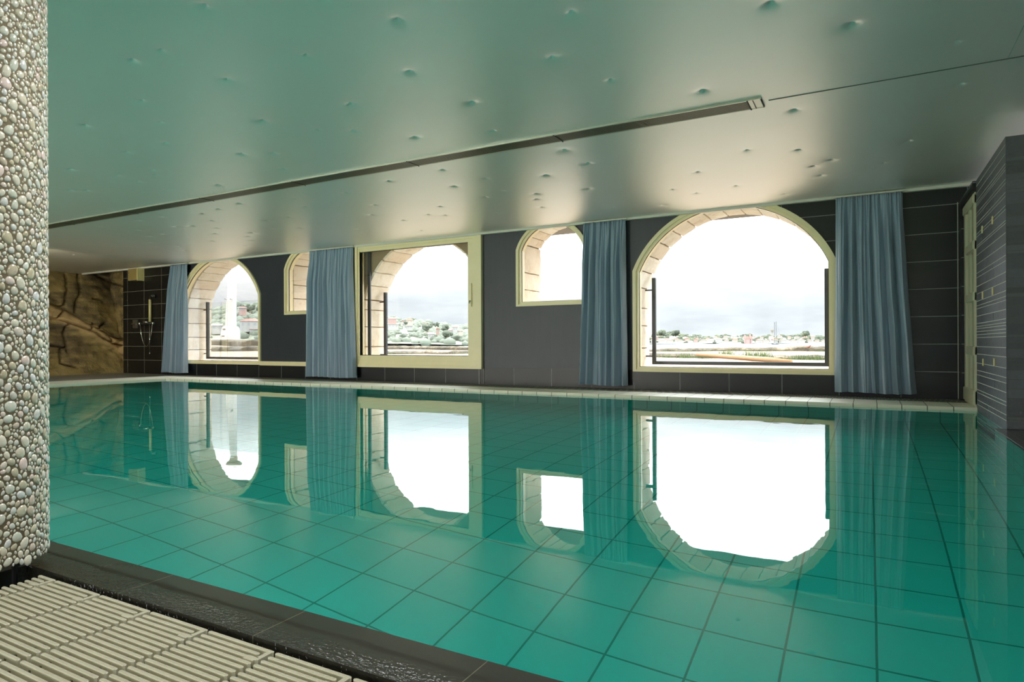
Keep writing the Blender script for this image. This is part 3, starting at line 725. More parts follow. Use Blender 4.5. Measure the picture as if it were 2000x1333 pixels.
# ------------------------------------------------------------------ curtains
m, t = mat('blue_satin_curtain'); o = t.n('ShaderNodeTexCoord').outputs['Object']
nz = t.noise(t.n('ShaderNodeMapping', {0: o, 'Scale': (6, 6, .8)}).outputs[0], 3, 4)
c = t.mix(nz, lin((138, 160, 182)), lin((166, 185, 204)))
pb = P(t, color=c, rough=.42, spec=.6, sheen=.4, normal=t.bump(t.noise(o, 500, 2), .1, .0005))
tr = t.n('ShaderNodeBsdfTranslucent', {'Color': c}); mx = t.n('ShaderNodeMixShader', {0: .12, 1: pb.outputs[0], 2: tr.outputs[0]})
finish(t, mx); M_curt = m
def curtain(tl, trr, bl, br, seed, folds, label, yc=9.02):
    rn = random.Random(seed); nx_, nz2 = 200, 60; z0, z1 = .078, 2.515; root = empty('curtain', ((tl+trr)/2, yc, z0))
    fr = [(rn.uniform(.7, 1.3), rn.uniform(0, 6.28)) for _ in range(4)]
    cuts = sorted([0, 1]+[min(.97, max(.03, (i+rn.uniform(-.33, .33))/folds)) for i in range(1, folds)])
    amp = [rn.uniform(.5, 1.1) for _ in range(folds)]; vs = []
    for j in range(nz2+1):
        q = j/nz2; z = z1+(z0-z1)*q
        w_ = q**1.25; xl = tl+(bl-tl)*w_; xr = trr+(br-trr)*w_
        for i in range(nx_+1):
            s_ = i/nx_; sw = s_+.012*math.sin(3.2*q+fr[0][1]+5*s_)*math.sin(math.pi*s_)
            k_ = 0
            while k_ < folds-1 and sw > cuts[k_+1]: k_ += 1
            lt = (sw-cuts[k_])/(cuts[k_+1]-cuts[k_]); big = math.sin(math.pi*max(0, min(1, lt)))**.8*amp[k_]
            fine = math.sin(2*math.pi*s_*folds*2.3+fr[1][1]+1.0*math.sin(4*q))+.6*math.sin(2*math.pi*s_*folds*3.7+fr[2][1])
            top = max(0, 1-q*7)
            y = yc+.05-.12*big*(.25+.75*min(1, q*4))-.010*fine*(1-.75*min(1, q*1.6))-.008*top*math.sin(2*math.pi*s_*folds*4.0)
            x = xl+(xr-xl)*s_+.012*math.sin(2*math.pi*lt)*q+.006*noise.noise(Vector((s_*9, q*5, seed)))
            y += .016*noise.noise(Vector((s_*14, q*3.2, seed+3)))
            vs.append((x, y, z+.006*math.sin(7*s_)*(q > .99)))
    fs = [(j*(nx_+1)+i, (j+1)*(nx_+1)+i, (j+1)*(nx_+1)+i+1, j*(nx_+1)+i+1) for j in range(nz2) for i in range(nx_)]
    c_ = MB().add(vs, fs).build('curtain_cloth', M_curt, smooth=True, recalc=False)
    md = c_.modifiers.new('thickness', 'SOLIDIFY'); md.thickness = .002
    hm = [(vs[i][0], vs[i][1]) for i in range(0)]
    hem = MB().add([(x, y-.0018, z+dz) for dz in (0, .045) for (x, y, z) in vs[nz2*(nx_+1):]], [(i, i+1, nx_+2+i, nx_+1+i) for i in range(nx_)]).build('hem', M_curt, smooth=True, recalc=False)
    rl = MB().box(tl-.02, trr+.02, yc+.02, yc+.04, 2.515, 2.535).build('curtain_rail', M_white)
    home(root, c_, hem, rl); tag(root, label, 'curtain', 'blue curtains between the arched windows')
curtain(-13.88, -13.27, -14.16, -13.26, 1, 7, 'narrow blue satin curtain hanging between the shower corner and an arched window')
curtain(-9.50, -8.40, -9.58, -8.31, 2, 9, 'blue satin curtain hanging against the left side of the square framed window')
curtain(-3.78, -3.11, -3.86, -3.08, 3, 6, 'blue satin curtain hanging between the small arched window and the large arched window')
curtain(-.36, .36, -.38, .50, 5, 7, 'wide blue satin curtain hanging between the large arched window and the tiled corner')

# ------------------------------------------------------------------ shower on the tiled wall
sh = empty('wall_shower', (-14.85, 9.16, .9)); Y_ = 9.10; ch = []
ch.append(MB().tube([(-14.72, Y_, 1.25), (-14.72, Y_, 1.77)], .030, 14).build('riser_grip', M_ivory, smooth=True))
ch.append(MB().tube([(-14.72, Y_, 1.76), (-14.72, Y_, 1.80), (-14.705, Y_, 1.835), (-14.66, Y_, 1.85), (-14.60, Y_+.02, 1.85)], [.018, .02, .024, .026, .03], 12).build('shower_arm', M_dark_metal, smooth=True))
ch.append(MB().tube([(-14.60, 9.155, 1.85), (-14.60, 9.10, 1.85)], .042, 16).build('wall_rose', M_dark_metal, smooth=True))
ch.append(MB().tube([(-15.12, Y_, 1.21), (-14.58, Y_, 1.21)], .026, 14).build('mixer_bar', M_dark_metal, smooth=True))
for x in (-15.12, -14.60): ch.append(MB().tube([(x-.03, Y_, 1.21), (x+.03, Y_, 1.21)], .038, 14).build('mixer_knob', M_chrome, smooth=True))
ch.append(MB().tube([(-14.95, Y_-.02, 1.235), (-14.86, Y_-.06, 1.25), (-14.76, Y_-.02, 1.235)], [.02, .03, .02], 12).build('mixer_lever', M_chrome, smooth=True))
ch.append(MB().tube([(-15.09+ (.47*s_/16), Y_-.01, 1.19-.52*math.sin(math.pi*(s_/16))**.62*(1 if s_ < 16 else 1)) for s_ in range(17)], .010, 8).build('hose_loop', M_chrome, smooth=True))
ch.append(MB().tube([(-14.72, Y_-.01, 1.2), (-14.722, Y_-.012, .85), (-14.716, Y_-.01, .52)], .009, 8).build('hose', M_chrome, smooth=True))
ch.append(MB().tube([(-14.716, Y_-.01, .53), (-14.716, Y_-.01, .49)], .016, 10).build('hose_end', M_chrome, smooth=True))
home(sh, *ch); tag(sh, 'wall shower with looping hose and ivory grip on the black tiles', 'shower')
cp = empty('control_plate', (-15.375, 9.155, 1.21)); a_ = MB().box(-15.48, -15.27, 9.135, 9.16, 1.11, 1.31).build('plate', simple('plate_grey', (96, 94, 86), .3, .4), bevel=.006)
k_ = MB().box(-15.46, -15.34, 9.09, 9.14, 1.195, 1.225).build('push_lever', M_chrome, bevel=.004); home(cp, a_, k_); tag(cp, 'small square metal control plate on black tiles beside the shower', 'control')
bx = empty('wall_cabinet', (-15.22, 9.1, 2.23)); a_ = MB().box(-15.41, -15.06, 8.99, 9.16, 2.235, 2.512).build('box_body', M_box, bevel=.004)
k_ = MB().box(-15.06, -15.03, 8.99, 9.16, 2.225, 2.512).build('box_edge', M_ivory, bevel=.003); s_ = MB().tube([(-15.37, 8.992, 2.42), (-15.37, 8.984, 2.42)], .008, 8).build('screw', M_dark_metal)
home(bx, a_, k_, s_); tag(bx, 'small beige box fixed under the ceiling above the shower tiles', 'box')
# underwater fittings on the far pool wall
fi = empty('pool_inlet', (-3.82, YF, -.14)); b = MB(); n = 24
b.tube([(-3.82, YF+.01, -.14), (-3.82, YF-.012, -.14)], .10, 24); r1 = b.build('ring', simple('inlet_pale', (150, 178, 168), .4), smooth=False)
r2 = MB().tube([(-3.82, YF-.010, -.14), (-3.82, YF-.018, -.14)], .055, 20).build('nozzle', M_dark_metal); home(fi, r1, r2); tag(fi, 'round pale inlet fitting in the far pool wall under the water', 'pool fitting')
so = empty('overflow_slot', (-4.37, YF, -.17)); r1 = MB().box(-4.56, -4.20, YF-.012, YF+.01, -.20, -.15).build('slot_cover', M_black); home(so, r1); tag(so, 'dark narrow slot in the far pool wall beside the round inlet', 'pool fitting')

# ------------------------------------------------------------------ outside: terrace, sea, hills, town
m, t = mat('sandy_ground'); o = t.n('ShaderNodeTexCoord').outputs['Object']
c = t.ramp(t.m('ADD', t.m('MULTIPLY', t.noise(o, .5, 5), .6), t.m('MULTIPLY', t.noise(o, 5, 6), .4)), [(.35, lin((100, 84, 68))), (.5, lin((118, 102, 84))), (.65, lin((128, 116, 102)))])
finish(t, P(t, color=c, rough=.9, normal=t.bump(t.noise(o, 8, 6), .5, .03))); M_sand = m
m, t = mat('lichen_stone'); o = t.n('ShaderNodeTexCoord').outputs['Object']
c = t.ramp(t.m('ADD', t.m('MULTIPLY', t.noise(o, .8, 6), .5), t.m('MULTIPLY', t.noise(o, 9, 8, .7), .5)), [(.36, lin((40, 36, 28))), (.48, lin((62, 56, 44))), (.56, lin((88, 78, 62))), (.66, lin((126, 114, 94)))])
finish(t, P(t, color=c, rough=.95, normal=t.bump(t.noise(o, 12, 6), .6, .04))); M_lichen = m
M_orange = simple('ochre_kerb', (142, 108, 76), .85, nscale=3, namt=.15)
M_sea = simple('sea', (84, 102, 114), .35, nscale=.02, namt=.06)
def prof(pts, Y, k): return [(on_y(p[0], p[k], Y)[0], on_y(p[0], p[k], Y)[2]) for p in pts]
PW1 = [(415,664,671),(505,664.5,671),(757,676.5,682),(916,677,682),(1290,682,687.5),(1400,680,687),(1600,677,686.5)]
PW2 = [(415,678,687),(505,677,686),(757,687,692),(916,685,691),(1290,691,698),(1450,694.5,701),(1600,695,703)]
def interp(pr, x): return float(np.interp(x, [p[0] for p in pr], [p[1] for p in pr]))
Y1, Y2 = 24.0, 17.0
t1, b1, t2, b2 = prof(PW1, Y1, 1), prof(PW1, Y1, 2), prof(PW2, Y2, 1), prof(PW2, Y2, 2)
rows = [(9.9, lambda x: .27), (13, lambda x: .27+.4*(interp(b2, x)-.27)), (Y2, lambda x: interp(b2, x)), (Y2+.5, lambda x: interp(t2, x)-.03), (20, lambda x: .5*(interp(t2, x*17/20)+interp(b1, x*24/20))), (Y1, lambda x: interp(b1, x)), (Y1+1.2, lambda x: interp(b1, x)-.1), (34, lambda x: interp(b1, x)-.3), (42, lambda x: -2.2)]
xs = np.linspace(-60, 16, 150); b = MB(); vs = [(x*(Y_/17 if Y_ > 12 else 1), Y_, f(x)+.02*noise.noise(Vector((x*.8, Y_, 0)))) for Y_, f in rows for x in xs]
nX = len(xs); fs = [(i*nX+j, i*nX+j+1, (i+1)*nX+j+1, (i+1)*nX+j) for i in range(len(rows)-1) for j in range(nX-1)]
struct(b.add(vs, fs).build('ground_terrace', M_sand, smooth=True, recalc=False))
def low_wall(tp, bp, Y, name, jag):
    xs = np.linspace(-44 if Y > 20 else -32, 6, 420); b = MB(); sec = []
    for x in xs:
        zt, zb = interp(tp, x), interp(bp, x); n_ = jag*noise.noise(Vector((x*1.3, Y, 0)))+jag*.6*noise.noise(Vector((x*4, Y, 5)))
        zt += n_; sec.append([(x, Y+n_, zb-.25), (x, Y-.03+n_, zb+.4*(zt-zb)), (x, Y, zt-.05), (x, Y+.08, zt), (x, Y+.5, zt), (x, Y+.55, zb-.25)])
    vs = [p for s_ in sec for p in s_]; k = 6
    fs = [(i*k+j, i*k+j+1, (i+1)*k+j+1, (i+1)*k+j) for i in range(len(xs)-1) for j in range(k-1)]
    return struct(b.add(vs, fs).build(name, M_lichen, smooth=False))
low_wall(t1, b1, Y1, 'wall_terrace_parapet', .05); low_wall(t2, b2, Y2, 'wall_terrace_step', .06)
kp = [on_y(1362, 692.5, 16.6), on_y(1390, 694.5, 16.2), on_y(1420, 697, 15.6), on_y(1460, 700, 15.0), on_y(1500, 703, 14.4), on_y(1545, 707, 13.8)]
struct(MB().tube([tuple(p) for p in kp], [.05, .055, .055, .055, .055, .04], 12).build('trim_ochre_kerb', M_orange, smooth=True))
# tufts of grass by the low walls (nobody could count the blades)
M_grass = simple('terrace_grass', (78, 92, 52), .8, nscale=2, namt=.3)
b = MB(); rn = random.Random(9)
def tuft(u, v, Y, hh, n, sp):
    c0 = on_y(u, v, Y)
    for _ in range(n):
        x, y = c0[0]+rn.gauss(0, sp), c0[1]-abs(rn.gauss(0, .12)); h_ = hh*rn.uniform(.4, 1.1); a = rn.uniform(0, 6.28); l = rn.gauss(0, .3)*h_
        wv = .012; b.add([(x-wv*math.cos(a), y-wv*math.sin(a), c0[2]-.04), (x+wv*math.cos(a), y+wv*math.sin(a), c0[2]-.04), (x+l, y+l*.5, c0[2]+h_)], [(0, 1, 2)])
for k_ in range(26): tuft(1283+k_*13+rn.uniform(-6, 6), 688.5, Y1-.1, .08+.08*rn.random(), 16, .14)
for u, v in [(1370,702),(1378,700),(1300,700),(1468,694),(1490,695),(1420,692),(1555,702),(1570,703),(1590,702),(1600,703),(1385,701),(1338,698)]: tuft(u, v, Y2-.15, .14, 60, .12)
for u in (760, 770, 800, 905): tuft(u, 692, Y2-.1, .10, 25, .2)
tag(b.build('grass_tufts', M_grass, recalc=False), 'green grass tufts growing along the low terrace walls', 'grass', kind='stuff')
M_rust = simple('rusty_iron', (104, 62, 48), .8)
hk = empty('mooring_hook', tuple(on_y(1579, 688, Y1-.15))); p0 = on_y(1577, 688, Y1-.15)
h1 = MB().tube([tuple(p0), tuple(p0+np.array([0, 0, .16]))], .035, 10).build('post', M_lichen, smooth=True)
h2 = MB().tube([tuple(p0+np.array([-.06, 0, .14])), tuple(p0+np.array([0, 0, .155])), tuple(p0+np.array([.06, 0, .18])), tuple(p0+np.array([.10, 0, .23]))], [.02, .03, .03, .02], 10).build('hook', M_rust, smooth=True)
home(hk, h1, h2); tag(hk, 'small rusty iron hook standing against the far terrace parapet', 'hook')
ZS = -1.5
b = MB(); b.quad((-9000, 30, ZS), (6000, 30, ZS), (6000, 9000, ZS), (-9000, 9000, ZS)); struct(b.build('sea', M_sea))

# white tapered column on the terrace behind window 1
M_wpaint = simple('white_column_paint', (168, 164, 158), .55, nscale=2, namt=.05)
M_brown = simple('weathered_wood', (150, 132, 112), .85, nscale=8)
D0 = 44.0; px = lambda u, v: at_depth(u, v, D0)
tw = empty('white_column', tuple(px(450, 663))); ch = []
def slab_from(profile, depth, name, m_):   # profile of (u_left, u_right, z)
    b = MB(); vs = []
    for ul, ur, z in profile:
        L, R_ = px(ul, 660), px(ur, 660); n_ = Vector((FWD[0], FWD[1], 0))*depth*((ur-ul)/max(q[1]-q[0] for q in profile))
        c_ = .18
        l2, r2 = Vector((L[0], L[1], z)), Vector((R_[0], R_[1], z)); e = (r2-l2)*c_
        vs += [l2, l2+e-n_*.5, r2-e-n_*.5, r2, r2-e+n_*.5, l2+e+n_*.5]
    k = 6; n = len(profile)
    fs = [(i*k+j, i*k+(j+1) % k, (i+1)*k+(j+1) % k, (i+1)*k+j) for i in range(n-1) for j in range(k)]+[tuple(range(k)), tuple((n-1)*k+j for j in range(k-1, -1, -1))]
    return b.add(vs, fs).build(name, m_)
zf = lambda v: float(px(450, v)[2])
ch.append(slab_from([(431, 469, zf(668)), (431, 469, zf(655)), (433, 468, zf(645)), (435, 466.5, zf(640)), (437, 465, zf(638))], 1.2, 'base', M_wpaint))
ch.append(slab_from([(440, 462, zf(640)), (442.5, 462, zf(588)), (444, 462, zf(587)), (447, 462, zf(525)), (449, 462, 6.9)], .7, 'shaft', M_wpaint))
ch.append(slab_from([(449, 462, 6.9), (446, 464, 7.15), (441, 470, 7.35), (440, 472, 7.5), (443, 468, 7.6)], .9, 'capital', M_brown))
for u in (446, 456):
    p = px(u, 585.5); ch.append(MB().tube([tuple(p-FWD*.5), tuple(p-FWD*.2)], .05, 10).build('bolt', M_chrome))
for u, v in ((444.5, 643.5), (443.5, 657)):
    p = px(u, v)-FWD*.62; b = MB(); ax = Vector(RGT)*.09; P0 = Vector(p); b.add([P0-ax+Vector((0, 0, -.025)), P0+ax+Vector((0, 0, -.025)), P0+ax+Vector((0, 0, .025)), P0-ax+Vector((0, 0, .025)), P0-ax+Vector(FWD)*.1+Vector((0, 0, -.025)), P0+ax+Vector(FWD)*.1+Vector((0, 0, -.025)), P0+ax+Vector(FWD)*.1+Vector((0, 0, .025)), P0-ax+Vector(FWD)*.1+Vector((0, 0, .025))], [(0,1,2,3),(4,7,6,5),(0,4,5,1),(3,2,6,7),(0,3,7,4),(1,5,6,2)]); ch.append(b.build('vent_slot', M_black))
home(tw, *ch); tag(tw, 'tall white tapered column on a block base seen through the far left arched window', 'column')
pp = px(434.5, 640); ps = empty('wooden_post', (pp[0]+1.2*FWD[0], pp[1]+1.2*FWD[1], zf(664)))
p1 = MB().tube([(pp[0]+1.2*FWD[0], pp[1]+1.2*FWD[1], zf(672)), (pp[0]+1.2*FWD[0], pp[1]+1.2*FWD[1], zf(618))], [.14, .12], 10).build('post_shaft', M_brown)
home(ps, p1); tag(ps, 'short brown weathered post standing left of the white column outside', 'post')

# hills
m, t = mat('hill_green'); o = t.n('ShaderNodeTexCoord').outputs['Object']
c = t.ramp(t.noise(o, .02, 8, .65), [(.35, lin((90, 94, 80))), (.5, lin((108, 112, 96))), (.62, lin((130, 130, 116)))])
finish(t, P(t, color=c, rough=1)); M_hill = m
m, t = mat('far_foliage'); o = t.n('ShaderNodeTexCoord').outputs['Object']; isl = t.n('ShaderNodeNewGeometry').outputs['Random Per Island']
c = t.ramp(isl, [(0, lin((50, 56, 46))), (.5, lin((64, 70, 56))), (1, lin((84, 88, 68)))])
finish(t, P(t, color=c, rough=1)); M_fol = m
M_folw = simple('hazy_foliage', (92, 98, 86), 1.0, nscale=.3, namt=.12)
def hill(name, sky_, vb, Da, Db, fol, seed, n, r0, near_us):
    us = np.linspace(sky_[0][0]-30, sky_[-1][0]+30, 90); b = MB(); vs = []; K_ = 10
    top = lambda u: float(np.interp(u, [s_[0] for s_ in sky_], [s_[1] for s_ in sky_]))+2.0
    P_ = lambda u, q: at_depth(u, vb+(top(u)-vb)*q**.9, Da+(Db-Da)*q)
    for k in range(K_+1):
        for u in us:
            p = P_(u, k/K_); vs.append((p[0], p[1], p[2]+r0*.4*noise.noise(Vector(p)*.02)))
    for u in us:
        p = at_depth(u, top(u)+1, Db*1.25); vs.append((p[0], p[1], ZS-2))
    n_ = len(us); fs = [(i*n_+j, i*n_+j+1, (i+1)*n_+j+1, (i+1)*n_+j) for i in range(K_+1) for j in range(n_-1)]
    struct(b.add(vs, fs).build(name, M_hill, smooth=True))
    rn = random.Random(seed); b = MB(); me = bmesh.new(); bmesh.ops.create_icosphere(me, subdivisions=1, radius=1); iv = [v.co.copy() for v in me.verts]; ifc = [tuple(v.index for v in f.verts) for f in me.faces]; me.free()
    for _ in range(n):
        q = rn.random()**.7; u = rn.uniform(us[0], us[-1]); p = P_(u, min(1, q)); r = r0*rn.uniform(.5, 1.3); p0 = Vector(p)+Vector((0, 0, r*.2))
        b.add([p0+Vector((v.x*r*1.3, v.y*r, v.z*r*.9))*(1+.3*noise.noise(v*3+p0)) for v in iv], ifc)
    tag(b.build('treeline', fol, recalc=False, smooth=True), near_us, 'trees', kind='stuff')
    return P_
SK5 = [(1270,652),(1279,651.2),(1288.5,647.8),(1301.8,648.4),(1320.8,647.4),(1336,652),(1355,654),(1381.6,656),(1412,654),(1450,654),(1465,653),(1480,656.5),(1507,654),(1545,654),(1564,653),(1573.5,649.7),(1583,654),(1609.6,657.3)]
SK3 = [(740,621),(758,620.4),(766.6,619.5),(776,622.8),(782.8,623.7),(805.5,622.3),(816,628.5),(825.5,627),(839.8,629.5),(844.5,634.7),(854,629.5),(873,635),(885.4,635.6),(901.5,640),(914.8,637),(930,639)]
SK1 = [(400,606),(414.6,605.6),(426,605.6),(436,602),(462,595.7),(474,594),(479,599),(489,595),(495,599),(502,595),(520,594)]
H5 = hill('hill_1', SK5, 671.5, 1320, 1700, M_fol, 1, 420, 4.2, 'green tree belt above the houses of the far shore town')
H3 = hill('hill_2', SK3, 674, 650, 900, M_folw, 2, 420, 4.6, 'hazy green trees covering the hillside seen through the square window')
H1 = hill('hill_3', SK1, 668, 380, 520, M_folw, 3, 260, 3.6, 'pale green trees on the slope behind the white column')
# houses: one mesh each, walls + roof + windows
M_hw = simple('house_white', (138, 136, 132), .8); M_hc = simple('house_cream', (150, 140, 126), .8); M_hp = simple('house_pink', (140, 112, 104), .8)
M_hr = simple('roof_terracotta', (118, 80, 68), .8); M_hr2 = simple('roof_pale_red', (130, 96, 86), .8); M_hwin = simple('house_window', (110, 116, 118), .4)
def house_mesh(w_, d_, h_, rh, wall, roof, hip, seed, name='house'):
    rn = random.Random(seed); b = MB(); b.box(-w_/2, w_/2, 0, d_, -3, h_, 0); e = .5
    if hip: b.add([(-w_/2-e, -e, h_), (w_/2+e, -e, h_), (w_/2+e, d_+e, h_), (-w_/2-e, d_+e, h_), (-w_/4, d_/2, h_+rh), (w_/4, d_/2, h_+rh)], [(0, 1, 5, 4), (1, 2, 5), (2, 3, 4, 5), (3, 0, 4), (3, 2, 1, 0)], 1)
    elif rn.random() < .5: b.add([(-w_/2-e, -e, h_), (w_/2+e, -e, h_), (w_/2+e, d_+e, h_), (-w_/2-e, d_+e, h_), (-w_/2-e, d_/2, h_+rh), (w_/2+e, d_/2, h_+rh)], [(0, 1, 5, 4), (1, 2, 5), (2, 3, 4, 5), (3, 0, 4), (3, 2, 1, 0)], 1)
    else: b.add([(-w_/2-e, -e, h_), (w_/2+e, -e, h_), (w_/2+e, d_+e, h_), (-w_/2-e, d_+e, h_), (0, -e, h_+rh), (0, d_+e, h_+rh)], [(0, 1, 4), (1, 2, 5, 4), (2, 3, 5), (3, 0, 4, 5), (3, 2, 1, 0)], 1)
    nf = max(1, int(h_/3)); nw = max(2, int(w_/3))
    for i in range(nf):
        for j in range(nw):
            x = -w_/2+w_*(j+.5)/nw; z = h_*(i+.45)/nf; b.box(x-.5, x+.5, -.06, .1, z-.6, z+.8, 2)
    return b.build(name, [wall, roof, M_hwin])
def place(o_, p, k=1, jit=0):
    o_.location = (p[0], p[1], p[2]); o_.rotation_euler = (0, 0, YAW+jit); o_.scale = (k, k, k)
rn = random.Random(21)
protos = [house_mesh(10, 8, 6, 3, M_hw, M_hr, False, 1), house_mesh(13, 9, 8, 3, M_hw, M_hr2, True, 2), house_mesh(9, 8, 7, 3.5, M_hc, M_hr, False, 3), house_mesh(15, 9, 6, 2.5, M_hw, M_hr, True, 4), house_mesh(11, 9, 9, 3, M_hp, M_hr2, False, 6)]
used = set()
LOOK = ['white house with red pitched roof', 'white house with pale hipped roof', 'cream house with red roof', 'wide white house with red roof', 'pink house with pale roof']
ORD = ['first', 'second', 'third', 'fourth', 'fifth', 'sixth', 'seventh', 'eighth', 'ninth', 'tenth', 'eleventh', 'twelfth', 'thirteenth', 'fourteenth', 'fifteenth', 'sixteenth', 'seventeenth', 'eighteenth', 'nineteenth', 'twentieth']
def row(us_vs, where, grp, picks, k0, k1, per):
    cnt = {}
    for u, v in us_vs:
        pi = picks.pop(0) if isinstance(picks, list) and len(picks) > 8 else rn.choice(per)
        src = protos[pi]
        if pi in used: o_ = src.copy(); col.objects.link(o_)
        else: o_ = src; used.add(pi)
        q = (671.5-v)/(671.5-655); place(o_, at_depth(u, v, 1325+300*max(0, q)), rn.uniform(k0, k1), rn.uniform(-.3, .3))
        n_ = cnt.get(pi, 0); cnt[pi] = n_+1
        tag(o_, 'tiny %s, %s such from the left %s' % (LOOK[pi], ORD[n_], where), 'house', grp)
L_ = []; u = 1277.
while u < 1612:
    if not 1452 < u < 1475: L_.append((u, 670.3+rn.uniform(-.3, .3)))
    u += rn.uniform(14.5, 18)
row(L_, 'on the waterfront', 'waterfront houses of the far shore', None, .75, 1.0, [0, 1, 2, 3, 0, 1, 3, 4])
L_ = []; u = 1398.
while u < 1600: L_.append((u, 662.5+rn.uniform(-1, 1))); u += rn.uniform(14, 20)
row(L_, 'above the waterfront', 'upper houses of the far shore', None, .65, .85, [0, 0, 1, 3, 2])
L_ = []; u = 1283.
while u < 1385: L_.append((u, 666.3+rn.uniform(-.5, .5))); u += rn.uniform(19, 23)
row(L_, 'below the green hill', 'houses under the green hill', None, .6, .8, [0, 2, 4, 3])
# pink church with two little towers
p = at_depth(1463, 670, 1320); c1 = house_mesh(14, 10, 8, 5, M_hp, M_hr, False, 13, 'church_body'); c2 = MB().box(-9, -6.5, 0, 3, -2, 15).box(-9, -6.5, 0, 3, 15, 16).build('church_tower', M_hp); c3 = MB().box(1.5, 4, 0, 3, -2, 18).build('church_tower', M_hp)
ce = empty('church', tuple(p)); ce.rotation_euler = (0, 0, YAW)
for o_ in (c1, c2, c3): o_.parent = ce
tag(ce, 'pink building with two small towers in the middle of the far shore', 'church')
# water tower
p = at_depth(1508.5, 656, 1500); b = MB()
b.tube([(0, 0, -6), (0, 0, 0), (0, 0, 5), (0, 0, 8), (0, 0, 11), (0, 0, 14.5), (0, 0, 15)], [1.6, 1.4, 1.3, 1.8, 3.4, 4.4, 4.0], 14); o_ = b.build('water_tower', simple('tower_concrete', (128, 124, 114), .8), smooth=False); o_.location = tuple(p)
tag(o_, 'goblet shaped water tower above the far shore skyline left of the masts', 'water tower')
# sailing boat with two masts, and a few moored boats
def boat(u, v, D, L, masts, name, lab, cat, hullm, grp=None):
    p = at_depth(u, v, D); p[2] = ZS; e = empty(name, tuple(p)); e.rotation_euler = (0, 0, YAW)
    b = MB(); sec = [(-L/2, .25, 1.0), (-L/4, .9, .8), (0, 1.1, .75), (L/4, .8, .9), (L/2, .05, 1.3)]; vs = []
    for x, hw, z in sec: vs += [(x, -hw*L/9, z*L/9), (x, 0, -.3), (x, hw*L/9, z*L/9)]
    fs = [(i*3+j, i*3+j+1, (i+1)*3+j+1, (i+1)*3+j) for i in range(4) for j in range(2)]+[(i*3, (i+1)*3, (i+1)*3+2, i*3+2) for i in range(4)]
    ch = [b.add(vs, fs).build('hull', hullm)]
    ch.append(MB().box(-L*.2, L*.12, -L*.06, L*.06, L*.08, L*.18).build('cabin', M_hw))
    for mx_, mh in masts:
        ch.append(MB().tube([(mx_, 0, 0), (mx_, 0, mh)], [.30, .22], 6).build('mast', M_dark_metal))
        ch.append(MB().tube([(mx_, 0, mh), (mx_+mh*.28, 0, L*.1)], .05, 5).build('stay', M_dark_metal))
    for c_ in ch: c_.parent = e
    tag(e, lab, cat, grp)
M_navy = simple('hull_dark', (62, 74, 92), .5); M_hullw = simple('hull_white', (232, 234, 236), .5)
boat(1514, 673.2, 800, 9, [(-.8, 28), (1.2, 28.6)], 'sailing_boat', 'dark hulled sailing boat with two tall masts in the bay', 'boat', M_navy)
boat(1500, 674.6, 620, 7, [], 'motor_boat', 'small white boat moored in front of the two masted sailing boat', 'boat', M_hullw)
boat(1438, 672.6, 1000, 6, [], 'motor_boat', 'small white boat lying off the middle of the far shore', 'boat', M_hullw)
boat(1560, 672.6, 1000, 6, [], 'motor_boat', 'small white boat near the shore right of the tall masts', 'boat', M_hullw)
# hillside houses behind windows 3 and 1
def hs(P_, D, u, vb_, w_px, h_px, wall, roof, hip, lab, seed):
    s_ = D/F; w_ = w_px*s_; h_ = h_px*s_; o_ = house_mesh(w_, w_*.8, h_*.66, h_*.34, wall, roof, hip, seed)
    place(o_, at_depth(u, vb_, D), 1, 0.15); tag(o_, lab, 'house')
for i, a in enumerate([(766,628.5,16,8,M_hp,M_hr2,True,'pink roofed villa at the top left of the hazy hillside'),(768,640,20,9,M_hw,M_hw,False,'wide white house below the pink roofed villa on the hazy hillside'),(787,631.5,8,6,M_hc,M_hr2,False,'small cream house between two villas on the ridge of the hazy hillside'),(800,631.5,13,9,M_hc,M_hr,True,'cream villa with red roof and chimney on the ridge of the hazy hillside'),(800,640.5,12,5,M_hw,M_hw,False,'low white gabled house under the red roofed villa'),(789,636.5,4,5,M_hw,M_hw,False,'tiny white cottage beside the low gabled house'),(830,637.5,14,6,M_hw,M_hr2,False,'white house with pale roof in the trees near the middle of the hazy ridge'),(842,660,12,11,M_hw,M_hw,False,'bright white terraced house low on the hazy hillside'),(855,649,6,9,M_hp,M_hr2,False,'narrow pink house halfway up the hazy hillside'),(878,651,13,8,M_hw,M_hr2,False,'white house with slanting roof at the right of the hazy hillside'),(889,646,9,10,M_hw,M_hr2,True,'tall white house among dark trees at the right of the ridge'),(900,650,9,5,M_hc,M_hr2,False,'low cream house at the right edge of the hazy hillside')]):
    hs(None, 700, a[0], a[1], a[2], a[3], a[4], a[5], a[6], a[7], 40+i)
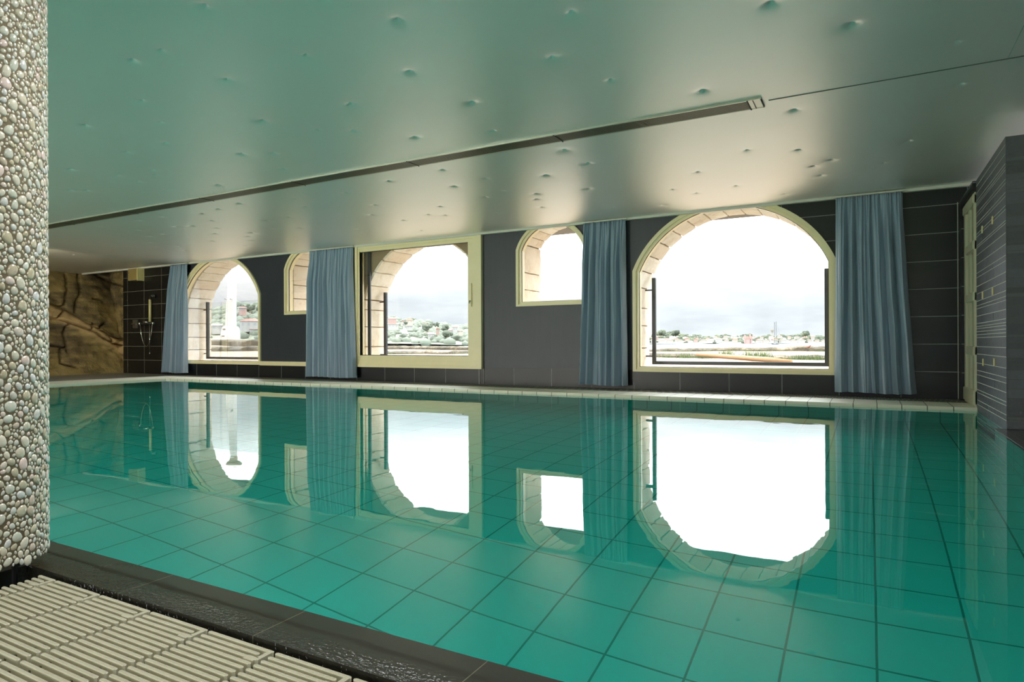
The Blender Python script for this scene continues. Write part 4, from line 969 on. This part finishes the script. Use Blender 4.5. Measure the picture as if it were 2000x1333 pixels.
for i, a in enumerate([(486,639,34,17,M_hw,M_hr2,True,'large white villa with pink roof behind the white column'),(423,643.5,17,11,M_hw,M_hw,False,'white flat house left of the wooden post'),(473,607,12,8,M_hp,M_hr2,True,'pink house at the top of the slope behind the white column'),(496,647,14,5,M_hw,M_hr2,False,'low white house below the large white villa'),(490,665,28,8,M_hc,M_hr2,False,'long pale house just above the terrace parapet')]):
    hs(None, 400, a[0], a[1], a[2], a[3], a[4], a[5], a[6], a[7], 60+i)
# single trees that stand out of the skylines
def tree(u, v, D, h_px, w_px, lab, seed):
    rn = random.Random(seed); s_ = D/F; h_, w_ = h_px*s_, w_px*s_; p = at_depth(u, v, D); e = empty('tree', tuple(p))
    tr_ = MB().tube([(0, 0, -h_*.3), (0, 0, h_*.5)], [w_*.06, w_*.04], 7).build('trunk', M_brown, e)
    me = bmesh.new(); bmesh.ops.create_icosphere(me, subdivisions=2, radius=1); iv = [q.co.copy() for q in me.verts]; ifc = [tuple(q.index for q in f.verts) for f in me.faces]; me.free(); b = MB()
    for _ in range(14):
        c_ = Vector((rn.uniform(-.32, .32)*w_, rn.uniform(-.3, .3)*w_, h_*rn.uniform(.35, .82))); r = w_*rn.uniform(.16, .28)
        b.add([c_+q*r*(1+.35*noise.noise(q*2.5+c_)) for q in iv], ifc)
    cr = b.build('crown', M_fol if D > 1000 else M_folt, e, smooth=True, recalc=False); tag(e, lab, 'tree')
M_folt = simple('near_hill_foliage', (74, 80, 68), 1.0, nscale=.3, namt=.15)
for a in [(1573.5,658,1450,10,14,'big round tree rising above the houses at the right of the far shore'),(1465,661,1450,9,9,'dark tree behind the pink two towered building'),(1290,656,1450,9,20,'broad tree clump at the left end of the far shore'),(1320,656,1450,9,18,'rounded tree clump on the crest of the green hill'),
          (854,641,760,12,9,'dark pointed tree rising from the hazy ridge'),(839,645,760,16,10,'tall dark tree left of the pointed tree on the hazy ridge'),(793,636,690,8,8,'round green tree between the villas on the hazy ridge'),(832,648,680,14,18,'yellow green round tree in the middle of the hazy hillside'),(870,652,690,18,16,'broad dark tree on the right of the hazy hillside'),(873,658,680,10,20,'low rounded tree below the broad dark tree'),
          (489,610,420,15,16,'dark green round tree on the skyline right of the white column'),(474,606,420,12,10,'pale pine on the skyline right beside the white column'),(505,612,420,18,10,'tree at the right edge of the far left arched window')]:
    tree(*a, seed=int(a[0]))
